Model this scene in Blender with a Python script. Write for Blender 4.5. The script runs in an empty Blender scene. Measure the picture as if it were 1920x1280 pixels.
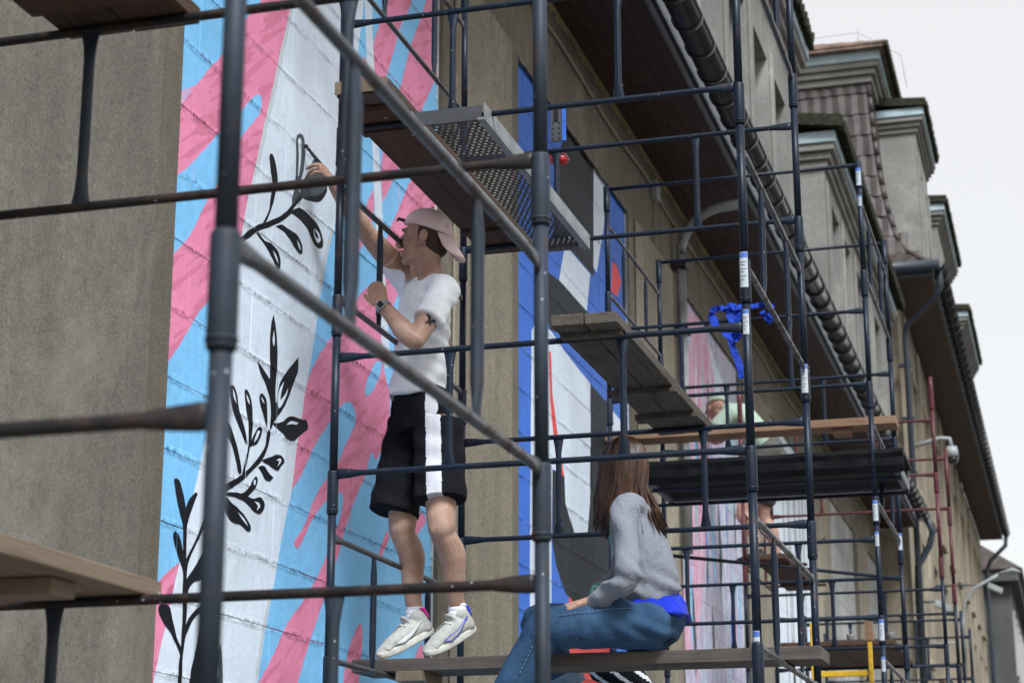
import bpy, bmesh, math, random
from mathutils import Vector, Matrix, noise
from mathutils.geometry import tessellate_polygon

# ---------------------------------------------------------------- camera, sky, sun, exposure
# world axes: X = out from the facade, Y = along the facade (away from the camera), Z = up; facade plane X = 0
scene = bpy.context.scene
COL = scene.collection
cam_d = bpy.data.cameras.new('camera')
cam = bpy.data.objects.new('camera', cam_d)
COL.objects.link(cam)
cam.location = (3.21, 0.0, 1.62)
cam.rotation_euler = (math.pi / 2 + 0.2684, 0.0, 0.2839)
cam_d.sensor_width = 36.0
cam_d.lens = 67.09
cam_d.clip_start = 0.05
cam_d.clip_end = 2000
cam_d.dof.use_dof = True
cam_d.dof.focus_distance = 7.9
cam_d.dof.aperture_fstop = 4.8
scene.camera = cam

SUN_EL, SUN_AZ = math.radians(52), math.radians(55)      # azimuth measured from +X (street side) towards -Y
world = bpy.data.worlds.new('World')
scene.world = world
world.use_nodes = True
wn, wl = world.node_tree.nodes, world.node_tree.links
wn.clear()
w_out = wn.new('ShaderNodeOutputWorld')
w_bg = wn.new('ShaderNodeBackground')
w_sky = wn.new('ShaderNodeTexSky')
w_sky.sky_type = 'NISHITA'
w_sky.sun_disc = False
w_sky.sun_elevation = SUN_EL
w_sky.sun_rotation = math.radians(90 + 55)
w_sky.air_density = 1.0
w_sky.dust_density = 2.0
w_sky.ozone_density = 1.0
w_mix = wn.new('ShaderNodeMix')
w_mix.data_type = 'RGBA'
w_mix.inputs['Factor'].default_value = 0.80              # thin even cloud over the blue sky
w_mix.inputs['B'].default_value = (3.95, 3.82, 3.6, 1)
wl.new(w_sky.outputs['Color'], w_mix.inputs['A'])
wl.new(w_mix.outputs['Result'], w_bg.inputs['Color'])
w_bg.inputs['Strength'].default_value = 0.1
wl.new(w_bg.outputs['Background'], w_out.inputs['Surface'])

sun_d = bpy.data.lights.new('sun', 'SUN')
sun_d.energy = 2.0
sun_d.angle = math.radians(18)
sun_d.color = (0.86, 0.94, 1.0)
sun = bpy.data.objects.new('sun', sun_d)
COL.objects.link(sun)
sd = Vector((math.cos(SUN_EL) * math.cos(SUN_AZ), -math.cos(SUN_EL) * math.sin(SUN_AZ), math.sin(SUN_EL)))
sun.rotation_euler = sd.to_track_quat('Z', 'Y').to_euler()
sun.location = (6, -4, 14)

scene.view_settings.view_transform = 'Standard'
scene.view_settings.look = 'None'
scene.view_settings.exposure = 1.32
scene.view_settings.gamma = 1.0

rnd = random.Random(7)

# ---------------------------------------------------------------- helpers: objects
def tag(o, label=None, cat=None, group=None, kind=None):
    if label: o['label'] = label
    if cat: o['category'] = cat
    if group: o['group'] = group
    if kind: o['kind'] = kind
    return o

def empty(name, loc=(0, 0, 0), rz=0.0, parent=None):
    o = bpy.data.objects.new(name, None)
    COL.objects.link(o)
    o.location = loc
    o.rotation_euler = (0, 0, rz)
    o.empty_display_size = 0.1
    if parent is not None: o.parent = parent
    return o

def link(name, me, mats, parent=None, loc=None, smooth=False):
    if not isinstance(mats, (list, tuple)): mats = [mats]
    if len(me.materials) == 0:
        for m in mats: me.materials.append(m)
    if smooth:
        me.polygons.foreach_set('use_smooth', [True] * len(me.polygons))
    o = bpy.data.objects.new(name, me)
    COL.objects.link(o)
    if parent is not None: o.parent = parent
    if loc is not None: o.location = loc
    return o

class MB:
    """collects boxes, tubes and sheets; build() links them as one mesh object"""
    def __init__(s): s.v, s.f, s.m, s.sm = [], [], [], []
    def face(s, idx, mi=0, sm=False):
        s.f.append(tuple(idx)); s.m.append(mi); s.sm.append(sm)
    def poly(s, pts, mi=0):
        b = len(s.v); s.v += [tuple(p) for p in pts]
        s.face(range(b, b + len(pts)), mi); return s
    def box(s, a, b, mi=0, jit=0.0):
        x0, y0, z0 = a; x1, y1, z1 = b
        if x0 > x1: x0, x1 = x1, x0
        if y0 > y1: y0, y1 = y1, y0
        if z0 > z1: z0, z1 = z1, z0
        P = [(x0, y0, z0), (x1, y0, z0), (x1, y1, z0), (x0, y1, z0), (x0, y0, z1), (x1, y0, z1), (x1, y1, z1), (x0, y1, z1)]
        return s.hexa(P, mi, jit)
    def hexa(s, P, mi=0, jit=0.0):
        n = len(s.v)
        if jit: P = [tuple(c + rnd.uniform(-jit, jit) for c in p) for p in P]
        s.v += [tuple(p) for p in P]
        for q in ((3, 2, 1, 0), (4, 5, 6, 7), (0, 1, 5, 4), (1, 2, 6, 5), (2, 3, 7, 6), (3, 0, 4, 7)):
            s.face([n + i for i in q], mi)
        return s
    def loft(s, rings, mi=0, cap=True, sm=True):
        n = len(rings[0]); b = len(s.v)
        for r in rings: s.v += [tuple(p) for p in r]
        for i in range(len(rings) - 1):
            for j in range(n):
                k = (j + 1) % n
                s.face((b + i * n + j, b + i * n + k, b + (i + 1) * n + k, b + (i + 1) * n + j), mi, sm)
        if cap:
            s.face([b + j for j in range(n)][::-1], mi)
            s.face([b + (len(rings) - 1) * n + j for j in range(n)], mi)
        return s
    def tube(s, pts, r, n=10, mi=0, cap=True, up=None):
        """pts: polyline; r: one radius, a list, or a list of (a, b) half axes (a along `up` projected, b sideways)"""
        pts = [Vector(p) for p in pts]; L = len(pts)
        rr = r if isinstance(r, (list, tuple)) else [r] * L
        rings = []
        pn = None
        for i, p in enumerate(pts):
            t = (pts[min(i + 1, L - 1)] - pts[max(i - 1, 0)]).normalized()
            if up is not None:
                nv = Vector(up) - t * Vector(up).dot(t)
                if nv.length < 1e-4: nv = t.orthogonal()
                nv.normalize()
            elif pn is None: nv = t.orthogonal().normalized()
            else:
                nv = pn - t * pn.dot(t)
                nv = nv.normalized() if nv.length > 1e-5 else t.orthogonal().normalized()
            pn = nv
            bv = t.cross(nv)
            a, b = rr[i] if isinstance(rr[i], (list, tuple)) else (rr[i], rr[i])
            rings.append([p + nv * (a * math.cos(2 * math.pi * j / n)) + bv * (b * math.sin(2 * math.pi * j / n)) for j in range(n)])
        return s.loft(rings, mi, cap)
    def mesh(s, name):
        me = bpy.data.meshes.new(name)
        me.from_pydata(s.v, [], s.f)
        me.polygons.foreach_set('material_index', s.m)
        me.polygons.foreach_set('use_smooth', s.sm)
        me.update()
        return me
    def build(s, name, mats, parent=None, loc=None, bevel=0.0):
        me = s.mesh(name)
        if bevel:
            bm = bmesh.new(); bm.from_mesh(me)
            bmesh.ops.bevel(bm, geom=[e for e in bm.edges], offset=bevel, segments=1, affect='EDGES', clamp_overlap=True)
            bm.to_mesh(me); bm.free()
        return link(name, me, mats, parent, loc)

# ---------------------------------------------------------------- helpers: materials
def srgb(r, g, b):
    f = lambda c: (c / 255 / 12.92) if c / 255 <= 0.04045 else ((c / 255 + 0.055) / 1.055) ** 2.4
    return (f(r), f(g), f(b), 1)

class Mat:
    def __init__(s, name, rough=0.7, spec=0.3, metal=0.0):
        s.m = bpy.data.materials.new(name); s.m.use_nodes = True
        s.n, s.l = s.m.node_tree.nodes, s.m.node_tree.links
        s.b = s.n['Principled BSDF']
        s.b.inputs['Roughness'].default_value = rough
        s.b.inputs['Specular IOR Level'].default_value = spec
        s.b.inputs['Metallic'].default_value = metal
        s.geo = None; s.h = None
    def pos(s, scale=(1, 1, 1), rot=(0, 0, 0), obj=False):
        if obj:
            src = s.n.new('ShaderNodeTexCoord').outputs['Object']
        else:
            src = s.n.new('ShaderNodeNewGeometry').outputs['Position']
        if any(rot):
            m0 = s.n.new('ShaderNodeMapping')
            m0.inputs['Rotation'].default_value = rot
            s.l.new(src, m0.inputs['Vector']); src = m0.outputs['Vector']
        mp = s.n.new('ShaderNodeMapping')
        mp.inputs['Scale'].default_value = scale
        s.l.new(src, mp.inputs['Vector'])
        return mp.outputs['Vector']
    def zed(s):
        t = s.n.new('ShaderNodeSeparateXYZ')
        s.l.new(s.n.new('ShaderNodeNewGeometry').outputs['Position'], t.inputs[0])
        return t.outputs['Z']
    def noise(s, scale, detail=4, rough=0.55, vec=None, dist=0.0):
        t = s.n.new('ShaderNodeTexNoise')
        t.inputs['Scale'].default_value = scale; t.inputs['Detail'].default_value = detail
        t.inputs['Roughness'].default_value = rough; t.inputs['Distortion'].default_value = dist
        s.l.new(vec if vec is not None else s.pos(), t.inputs['Vector'])
        return t.outputs['Fac']
    def wave(s, scale, vec, dist=2.0, detail=2.0, dscale=1.0):
        t = s.n.new('ShaderNodeTexWave')
        t.inputs['Scale'].default_value = scale; t.inputs['Distortion'].default_value = dist
        t.inputs['Detail'].default_value = detail; t.inputs['Detail Scale'].default_value = dscale
        s.l.new(vec, t.inputs['Vector'])
        return t.outputs['Fac']
    def voronoi(s, scale, vec=None, feat='F1', rnd_=1.0):
        t = s.n.new('ShaderNodeTexVoronoi'); t.feature = feat
        t.inputs['Scale'].default_value = scale; t.inputs['Randomness'].default_value = rnd_
        s.l.new(vec if vec is not None else s.pos(), t.inputs['Vector'])
        return t.outputs['Distance']
    def ramp(s, fac, stops, interp='LINEAR'):
        t = s.n.new('ShaderNodeValToRGB'); t.color_ramp.interpolation = interp
        e = t.color_ramp.elements
        while len(e) < len(stops): e.new(0.5)
        for i, (p, c) in enumerate(stops):
            e[i].position = p
            e[i].color = (c, c, c, 1) if isinstance(c, (int, float)) else (tuple(c) if len(c) == 4 else tuple(c) + (1,))
        s.l.new(fac, t.inputs['Fac'])
        return t.outputs['Color']
    def mix(s, fac, a, b, blend='MIX'):
        t = s.n.new('ShaderNodeMix'); t.data_type = 'RGBA'; t.blend_type = blend
        for v, k in ((fac, 'Factor'), (a, 'A'), (b, 'B')):
            if hasattr(v, 'is_linked'): s.l.new(v, t.inputs[k])
            elif k == 'Factor': t.inputs[k].default_value = v
            else: t.inputs[k].default_value = tuple(v) if len(v) == 4 else tuple(v) + (1,)
        return t.outputs['Result']
    def math(s, op, a, b=0.0):
        t = s.n.new('ShaderNodeMath'); t.operation = op
        for i, v in enumerate((a, b)):
            if hasattr(v, 'is_linked'): s.l.new(v, t.inputs[i])
            else: t.inputs[i].default_value = v
        return t.outputs[0]
    def color(s, c):
        if hasattr(c, 'is_linked'): s.l.new(c, s.b.inputs['Base Color'])
        else: s.b.inputs['Base Color'].default_value = tuple(c) if len(c) == 4 else tuple(c) + (1,)
        return s
    def rough(s, c):
        s.l.new(c, s.b.inputs['Roughness']); return s
    def bump(s, h, strength=0.3, dist=0.01):
        t = s.n.new('ShaderNodeBump')
        t.inputs['Strength'].default_value = strength; t.inputs['Distance'].default_value = dist
        s.l.new(h, t.inputs['Height'])
        if s.h is not None: s.l.new(s.h, t.inputs['Normal'])
        s.h = t.outputs['Normal']
        s.l.new(s.h, s.b.inputs['Normal'])
        return s

def plain(name, c, rough=0.6, spec=0.3, metal=0.0, var=0.15, scale=8.0, bump=0.0):
    m = Mat(name, rough, spec, metal)
    c = tuple(c)[:3]
    d = tuple(x * (1 - var) for x in c); u = tuple(min(1, x * (1 + var)) for x in c)
    nz = m.noise(scale, 5)
    m.color(m.ramp(nz, [(0.3, d), (0.7, u)]))
    if bump: m.bump(m.noise(scale * 8, 3), bump, 0.004)
    return m.m

# ---------------------------------------------------------------- materials
M = {}
def concrete(name, base, speck=0.36, streak=0.42, scale=1.0):
    m = Mat(name, 0.92, 0.15)
    b = tuple(base)
    big = m.noise(0.9 * scale, 5, 0.6)
    c = m.ramp(big, [(0.3, tuple(x * 0.72 for x in b)), (0.55, b), (0.75, tuple(x * 1.22 for x in b))])
    mid = m.noise(17, 5, 0.7)
    c = m.mix(m.ramp(mid, [(0.40, 0.38), (0.56, 0.0)]), c, tuple(x * 0.55 for x in b))
    st = m.noise(2.2, 4, 0.6, m.pos((1.0, 3.0, 0.16)))
    c = m.mix(m.ramp(st, [(0.42, 0.0), (0.68, streak)]), c, tuple(x * 0.5 for x in b))
    fine = m.noise(95, 5, 0.9)
    c = m.mix(m.ramp(fine, [(0.43, speck), (0.50, 0.0)]), c, tuple(x * 0.32 for x in b))
    c = m.mix(m.ramp(fine, [(0.52, 0.0), (0.60, speck * 0.7)]), c, tuple(min(1, x * 1.9) for x in b))
    sv = m.voronoi(38.0)
    c = m.mix(m.ramp(sv, [(0.10, speck * 1.3), (0.17, 0.0)]), c, tuple(x * 0.30 for x in b))
    sp = m.voronoi(9.0)
    c = m.mix(m.ramp(sp, [(0.035, 0.8), (0.05, 0.0)]), c, tuple(x * 0.25 for x in b))
    lt = m.noise(0.55, 6, 0.7, m.pos((1, 1.3, 0.7), (0.5, 0, 0)), 0.4)
    c = m.mix(m.ramp(lt, [(0.52, 0.0), (0.72, 0.5)]), c, tuple(min(1, x * 2.0) for x in b))
    m.color(c)
    m.bump(fine, 0.55, 0.006).bump(m.noise(35, 4), 0.25, 0.006)
    return m.m
M['render'] = concrete('pebble_render', (0.220, 0.200, 0.168))
M['render_dark'] = concrete('pebble_render_dark', (0.195, 0.170, 0.132))  # darker tone of the render, for edge strips and the band over the bays
M['render_old'] = concrete('pebble_render_brown', (0.310, 0.270, 0.208), 0.6, 0.4)
M['stone'] = concrete('grey_stucco', (0.30, 0.29, 0.265), 0.2, 0.4)
M['stone_b'] = concrete('sand_stucco', (0.335, 0.285, 0.215), 0.2, 0.45)
M['primer'] = concrete('pale_primer', (0.42, 0.42, 0.40), 0.15, 0.45)
M['asphalt'] = concrete('asphalt', (0.06, 0.06, 0.06), 0.5, 0.0)
M['paving'] = concrete('paving', (0.24, 0.23, 0.22), 0.3, 0.0)
M['crumble'] = concrete('crumbled_edge', (0.42, 0.33, 0.17), 0.5, 0.3)

def paint(name, base, dirty=0.35, streak=None, rough=0.55):
    """masonry paint: brushed tone changes, pits at the joints, drip marks"""
    m = Mat(name, rough, 0.12)
    b = tuple(base)
    c = m.ramp(m.noise(1.6, 6, 0.65), [(0.25, tuple(x * 0.80 for x in b)), (0.55, b), (0.8, tuple(min(1, x * 1.08 + 0.01) for x in b))])
    br = m.noise(9, 4, 0.6, m.pos((1, 3.2, 0.5)))
    c = m.mix(m.ramp(br, [(0.46, 0.0), (0.74, 0.34)]), c, tuple(x * 0.72 for x in b))
    if streak is not None:
        wv = m.noise(1.0, 1.5, 0.5, m.pos((1.0, 3.2, 25.0), (-0.58, 0, 0)), 0.25)
        c = m.mix(m.ramp(wv, [(0.535, 0.0), (0.575, 0.62)]), c, streak)
    pit = m.noise(55, 3, 0.6)
    patch = m.noise(2.5, 3, 0.6)
    f = m.math('MULTIPLY', m.ramp(pit, [(0.68, 0.0), (0.71, 1.0)]), m.ramp(patch, [(0.48, 0.0), (0.6, 1.0)]))
    # rough mortar along the bed joints (0.276 m courses): pits and crumbs under the paint
    fr = m.math('FRACT', m.math('DIVIDE', m.math('SUBTRACT', m.zed(), 0.648 - 0.138), 0.276))
    near = m.ramp(m.math('ABSOLUTE', m.math('SUBTRACT', fr, 0.5)), [(0.012, 1.0), (0.085, 0.0)])
    jn_ = m.math('MULTIPLY', near, m.ramp(m.noise(4.5, 3, 0.6, m.pos((1, 1, 3))), [(0.38, 0.0), (0.56, 1.0)]))
    pj = m.noise(38, 4, 0.7)
    f2 = m.math('MULTIPLY', m.ramp(pj, [(0.49, 0.0), (0.56, 1.0)]), jn_)
    f = m.math('MAXIMUM', f, f2)
    c = m.mix(m.math('MULTIPLY', f, min(1.0, dirty * 2.2)), c, tuple(x * 0.26 for x in b))
    m.color(c)
    m.bump(m.noise(120, 3, 0.6), 0.25, 0.004).bump(m.noise(14, 5, 0.6), 0.35, 0.012)
    m.bump(m.math('MULTIPLY', m.math('SUBTRACT', 1.0, pj), jn_), 0.5, 0.012)
    return m.m
M['m_blue'] = paint('sky_blue_paint', (0.235, 0.58, 0.92))
M['m_pink'] = paint('pink_paint', (0.86, 0.275, 0.44), 0.35, (0.62, 0.17, 0.27))
M['m_rose'] = paint('dark_pink_paint', (0.62, 0.16, 0.26))
M['m_white'] = paint('white_paint', (0.72, 0.79, 0.88), 0.3)
M['m_line'] = paint('light_grey_paint', (0.58, 0.63, 0.66), 0.3)
M['m_black'] = paint('black_paint', (0.009, 0.011, 0.016), 0.1, None, 0.6)
M['m_grey'] = paint('thin_black_wash_paint', (0.075, 0.088, 0.105), 0.1, None, 0.6)
M['m_cobalt'] = paint('cobalt_blue_paint', (0.055, 0.17, 0.62))
M['m_char'] = paint('charcoal_paint', (0.020, 0.024, 0.030), 0.1)
M['m_red'] = paint('coral_red_paint', (0.80, 0.09, 0.09))
M['m_teal'] = paint('pale_teal_paint', (0.30, 0.58, 0.60))
M['m_lilac'] = paint('lilac_paint', (0.62, 0.42, 0.62))

def streaky(name, cols, scale=3.0):
    m = Mat(name, 0.6, 0.2)
    v = m.pos((1, 3.0, 0.42), (0.12, 0, 0))
    n1 = m.noise(scale, 5, 0.65, v, 0.8)
    k = len(cols)
    c = m.ramp(n1, [(0.22 + 0.56 * i / (k - 1), q) for i, q in enumerate(cols)])
    n2 = m.noise(scale * 2.3, 4, 0.6, v, 1.5)
    c = m.mix(m.ramp(n2, [(0.52, 0.0), (0.62, 0.75)]), c, (0.72, 0.76, 0.80))
    m.color(c)
    m.bump(m.noise(60, 3), 0.3, 0.006)
    return m.m
M['m_scrawl'] = streaky('streaked_pastel_paint', [(0.05, 0.06, 0.08), (0.22, 0.30, 0.36), (0.55, 0.40, 0.56), (0.22, 0.50, 0.58), (0.12, 0.24, 0.55)], 4.0)
M['m_pastel'] = streaky('streaked_pink_paint', [(0.36, 0.32, 0.56), (0.62, 0.26, 0.40), (0.74, 0.40, 0.52), (0.66, 0.58, 0.68)], 3.0)
M['m_stripe'] = streaky('white_and_grey_paint', [(0.55, 0.60, 0.66), (0.72, 0.78, 0.84), (0.66, 0.74, 0.84)], 1.5)

def steel(name, base, rust=0.3, rough=0.42, rustc=(0.09, 0.035, 0.018), spots=True):
    m = Mat(name, rough, 0.26)
    b = tuple(base)
    c = m.ramp(m.noise(6, 5, 0.6), [(0.3, tuple(x * 0.75 for x in b)), (0.7, tuple(x * 1.3 for x in b))])
    rn = m.noise(14, 6, 0.7, m.pos((1, 1, 1)))
    f = m.ramp(rn, [(0.62 - 0.28 * rust, 0.0), (0.74 - 0.22 * rust, 1.0)])
    c = m.mix(m.math('MULTIPLY', f, min(1, 0.35 + rust)), c, rustc)
    if spots:
        v = m.voronoi(26)
        c = m.mix(m.ramp(v, [(0.05, 0.8), (0.075, 0.0)]), c, (0.45, 0.46, 0.47))
    m.color(c)
    m.rough(m.ramp(f, [(0, rough), (1, 0.75)]))
    m.bump(m.noise(90, 4), 0.15, 0.002)
    return m.m
M['sc_blue'] = steel('slate_blue_scaffold_paint', (0.0085, 0.0150, 0.0285), 0.17)
M['sc_grey'] = steel('grey_blue_scaffold_paint', (0.024, 0.033, 0.047), 0.2, 0.55)
M['sc_rust'] = steel('rust_streaked_scaffold_paint', (0.016, 0.014, 0.015), 0.55, 0.45, (0.045, 0.026, 0.021))
M['sc_worn'] = steel('worn_bare_steel', (0.055, 0.058, 0.066), 0.42, 0.32, (0.075, 0.042, 0.028), False)
M['sc_red'] = steel('oxide_red_scaffold_paint', (0.085, 0.022, 0.028), 0.2)
M['galv'] = steel('galvanised_steel', (0.24, 0.255, 0.265), 0.1, 0.45)
M['galv_dark'] = steel('dull_galvanised_steel', (0.07, 0.073, 0.08), 0.2, 0.5)
M['beam'] = steel('grey_steel_beam', (0.15, 0.155, 0.165), 0.15, 0.5)
M['yellow'] = steel('chipped_yellow_paint', (0.72, 0.42, 0.03), 0.35, 0.5)

def wood(name, a, b, along=0, rough=0.8):
    m = Mat(name, rough, 0.2)
    sc = [14, 14, 14]; sc[along] = 0.7
    g = m.noise(2.2, 6, 0.65, m.pos(tuple(sc)), 0.6)
    c = m.ramp(g, [(0.3, a), (0.55, b), (0.75, tuple(x * 0.7 for x in a))])
    st = m.noise(3.0, 4)
    c = m.mix(m.ramp(st, [(0.5, 0.0), (0.7, 0.5)]), c, tuple(x * 0.45 for x in a))
    sp = m.voronoi(7)
    c = m.mix(m.ramp(sp, [(0.04, 0.7), (0.06, 0.0)]), c, (0.55, 0.53, 0.52))
    m.color(c); m.bump(g, 0.4, 0.003).bump(m.noise(70, 3), 0.2, 0.002)
    return m.m
M['wood_y_old'] = wood('weathered_wood', (0.062, 0.050, 0.042), (0.115, 0.096, 0.080), 1)
M['wood_x_old'] = wood('weathered_grey_wood', (0.075, 0.062, 0.055), (0.125, 0.105, 0.092), 0)
M['wood_y_new'] = wood('yellow_wood', (0.16, 0.115, 0.08), (0.24, 0.18, 0.13), 1)
M['wood_x_new'] = wood('fresh_wood', (0.21, 0.12, 0.07), (0.29, 0.18, 0.11), 0)
M['plywood'] = wood('brown_plywood', (0.048, 0.026, 0.017), (0.085, 0.050, 0.034), 1)
M['soffit'] = wood('brown_soffit_board', (0.030, 0.014, 0.011), (0.048, 0.024, 0.018), 1, 0.6)
M['soffit_b'] = wood('tan_soffit_board', (0.055, 0.034, 0.022), (0.08, 0.05, 0.033), 1, 0.6)

M['gutter'] = steel('dark_bronze_gutter', (0.032, 0.030, 0.030), 0.0, 0.2, (0.06, 0.05, 0.045), False)
M['gutter_trim'] = plain('grey_trim', (0.10, 0.11, 0.125), 0.5)
M['flash'] = plain('pale_blue_flashing', (0.42, 0.52, 0.56), 0.5, 0.3, 0, 0.25, 2)
M['tile'] = plain('plum_brown_tile', (0.060, 0.044, 0.040), 0.5, 0.4, 0, 0.5, 3.5, 0.3)
M['tile_top'] = plain('warm_brown_tile', (0.23, 0.155, 0.115), 0.7, 0.3, 0, 0.45, 3)
M['moss'] = plain('mossy_tile_edge', (0.035, 0.034, 0.022), 0.9, 0.1, 0, 0.6, 14)
M['pipe'] = plain('blue_grey_downpipe', (0.030, 0.040, 0.053), 0.45, 0.5)
M['pipe_grey'] = plain('grey_plastic_conduit', (0.27, 0.28, 0.28), 0.55, 0.3, 0, 0.3, 5)
g = Mat('window_glass', 0.08, 0.6); g.color((0.015, 0.02, 0.025)); M['glass'] = g.m
M['frame_white'] = plain('window_frame_paint', (0.42, 0.40, 0.37), 0.5)
M['cable'] = plain('cable_sheath', (0.30, 0.26, 0.19), 0.7)
M['plastic_white'] = plain('white_plastic', (0.32, 0.33, 0.33), 0.4)
M['black'] = plain('black_plastic', (0.012, 0.012, 0.014), 0.5)
M['tarp'] = plain('black_sheeting', (0.003, 0.003, 0.004), 0.6, 0.12, 0, 0.5, 12, 0.4)
M['strap'] = plain('blue_fabric_strap', (0.012, 0.045, 0.36), 0.8, 0.2, 0, 0.3, 20, 0.4)
M['red_tool'] = plain('red_plastic', (0.45, 0.02, 0.03), 0.35, 0.5)
M['sticker'] = plain('white_sticker', (0.48, 0.51, 0.54), 0.5, 0.3, 0, 0.12, 40)
M['sticker_blue'] = plain('blue_sticker_print', (0.07, 0.16, 0.50), 0.5)
M['sticker_ink'] = plain('sticker_ink', (0.10, 0.12, 0.16), 0.5)

M['stone_dark'] = concrete('dark_grey_stucco', (0.13, 0.13, 0.125), 0.2, 0.5)

# ---------------------------------------------------------------- the setting: ground, street, buildings
gm = MB(); gm.poly([(-400, -200, -0.02), (600, -200, -0.02), (600, 900, -0.02), (-400, 900, -0.02)])
tag(gm.build('ground', M['asphalt']), kind='structure')
pm = MB(); pm.box((0.03, -6, -0.3), (4.6, 75, 0.0)); pm.box((4.6, -6, -0.3), (4.75, 75, 0.03))
tag(pm.build('pavement', M['paving']), kind='structure')

TOPZ, SOFZ = 6.72, 7.46
BAYS = [(6.29, 9.50), (11.04, 14.25), (16.18, 19.45), (21.6, 24.9), (27.0, 30.2), (32.1, 33.9)]
A = empty('street_building', (0, 0, 0))
tag(A, 'long grey rendered building with dark brown eaves behind the scaffold, murals on its wall', 'building')
FACE = 0.03
wm = MB()
edges = [-4.0] + [e for b in BAYS for e in b] + [34.5]
wm.box((-0.30, -4, 0.0), (-0.012, 34.5, SOFZ))                       # core behind the bays
wm.box((-0.012, -4, TOPZ), (FACE, 34.5, SOFZ))                       # band over the bays
wm.box((-0.012, -4, 0.0), (FACE + 0.02, 34.5, 0.55))                 # plinth
for i in range(0, len(edges), 2):
    a, b = edges[i], edges[i + 1]
    wm.box((-0.012, a, 0.55), (FACE, b, TOPZ))
wo = wm.build('wall', [M['render_dark']], A)
# raised middle of every pier, with a soft edge line
for i in range(0, len(edges), 2):
    a, b = edges[i], edges[i + 1]
    if b - a < 0.5: continue
    q = MB(); q.box((FACE, a + 0.19, 0.55), (FACE + 0.02, b - 0.19, TOPZ - 0.0))
    q.build('pier_panel', M['render'] if i == 0 else M['render_old'], A, bevel=0.012)
# crumbled plaster fillet under the eaves and along the bay edges
def ragged(name, pts_fn, n, mat, parent, amp):
    q = MB()
    for i in range(n):
        a, b = pts_fn(i / n), pts_fn((i + 1) / n)
        r0, r1 = amp * rnd.uniform(0.3, 1), amp * rnd.uniform(0.3, 1)
        ax, bx = Vector(a[0]), Vector(b[0]); d = Vector(a[1])
        o = Vector((0.010, 0, 0))
        q.hexa([ax, bx, bx + o, ax + o, ax + d * r0, bx + d * r1, bx + d * r1 + o, ax + d * r0 + o])
    return q.build(name, mat, parent)
ragged('plaster_fillet', lambda t: ((FACE + 0.001, 4 + 30 * t, SOFZ), (0, 0, -1)), 320, M['crumble'], A, 0.075)
for (a, b) in BAYS[:4]:
    ragged('bay_edge', lambda t: ((-0.004, b - 0.0, 0.6 + (TOPZ - 0.6) * t), (0, -1, 0)), 130, M['m_line'], A, 0.035)
    ragged('bay_edge', lambda t: ((FACE - 0.009, a + (b - a) * t, TOPZ), (0, 0, -1)), 90, M['render'], A, 0.03)

# soffit boards: six across, in lengths
for k in range(6):
    y = 2.0 + rnd.uniform(0, 1)
    x0 = FACE + 0.004 + k * 0.108
    while y < 34.4:
        y2 = min(34.4, y + rnd.uniform(3.4, 4.2))
        q = MB(); q.box((x0, y, SOFZ + 0.002 + rnd.uniform(0, .002)), (x0 + 0.104, y2 - 0.004, SOFZ + 0.024))
        q.build('soffit_board', M['soffit'], A)
        y = y2
q = MB(); q.box((FACE, 2, SOFZ + 0.03), (0.72, 34.4, SOFZ + 0.06)); q.build('soffit_backing', M['black'], A)
q = MB(); q.box((0.684, 2, SOFZ - 0.035), (0.704, 34.4, SOFZ + 0.20)); q.build('fascia_board', M['gutter_trim'], A)
# half-round gutter with a rolled rim, sleeves and brackets
def gutter(parent, x, y0, y1, z, r, step, mat, along='y', name='gutter'):
    def P(u, a, rr):
        dx, dz = rr * math.cos(a), -rr * math.sin(a)
        return (x + dx, u, z + dz) if along == 'y' else (u, x + dx, z + dz)
    rings = []
    for (rr) in (r, r - 0.006):
        pass
    n = 14
    q = MB()
    outer = [[P(u, math.pi * j / n, r) for j in range(n + 1)] + [P(u, math.pi * (n - j) / n, r - 0.006) for j in range(n + 1)] for u in (y0, y1)]
    q.loft(outer, 0, True, True)
    g_ = q.build(name, mat, parent)
    q = MB(); q.tube([P(y0, 0, r + 0.004), P(y1, 0, r + 0.004)], 0.011, 8); q.build('gutter_rim', M['gutter_trim'], g_)
    u = y0 + 0.2
    q = MB(); n = 12
    q.loft([[P(du, math.pi * j / n, r + 0.014) for j in range(n + 1)] + [P(du, math.pi * (n - j) / n, r + 0.001) for j in range(n + 1)] for du in (-0.022, 0.022)], 0, True, True)
    me = q.mesh('gutter_bracket')
    while u < y1:
        link('gutter_bracket', me, mat, g_, (0, u, 0) if along == 'y' else (u, 0, 0))
        u += step
    return g_
gutter(A, 0.84, 2.0, 34.2, SOFZ + 0.16, 0.105, 0.5, M['gutter'])
# mansard strip behind the gutter
q = MB(); q.hexa([(0.62, 2, SOFZ + 0.2), (0.70, 2, SOFZ + 0.16), (0.70, 34.4, SOFZ + 0.16), (0.62, 34.4, SOFZ + 0.2), (-0.5, 2, 12.2), (-0.4, 2, 12.2), (-0.4, 34.4, 12.2), (-0.5, 34.4, 12.2)])
q.build('mansard_roof', M['tile'], A)
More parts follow.
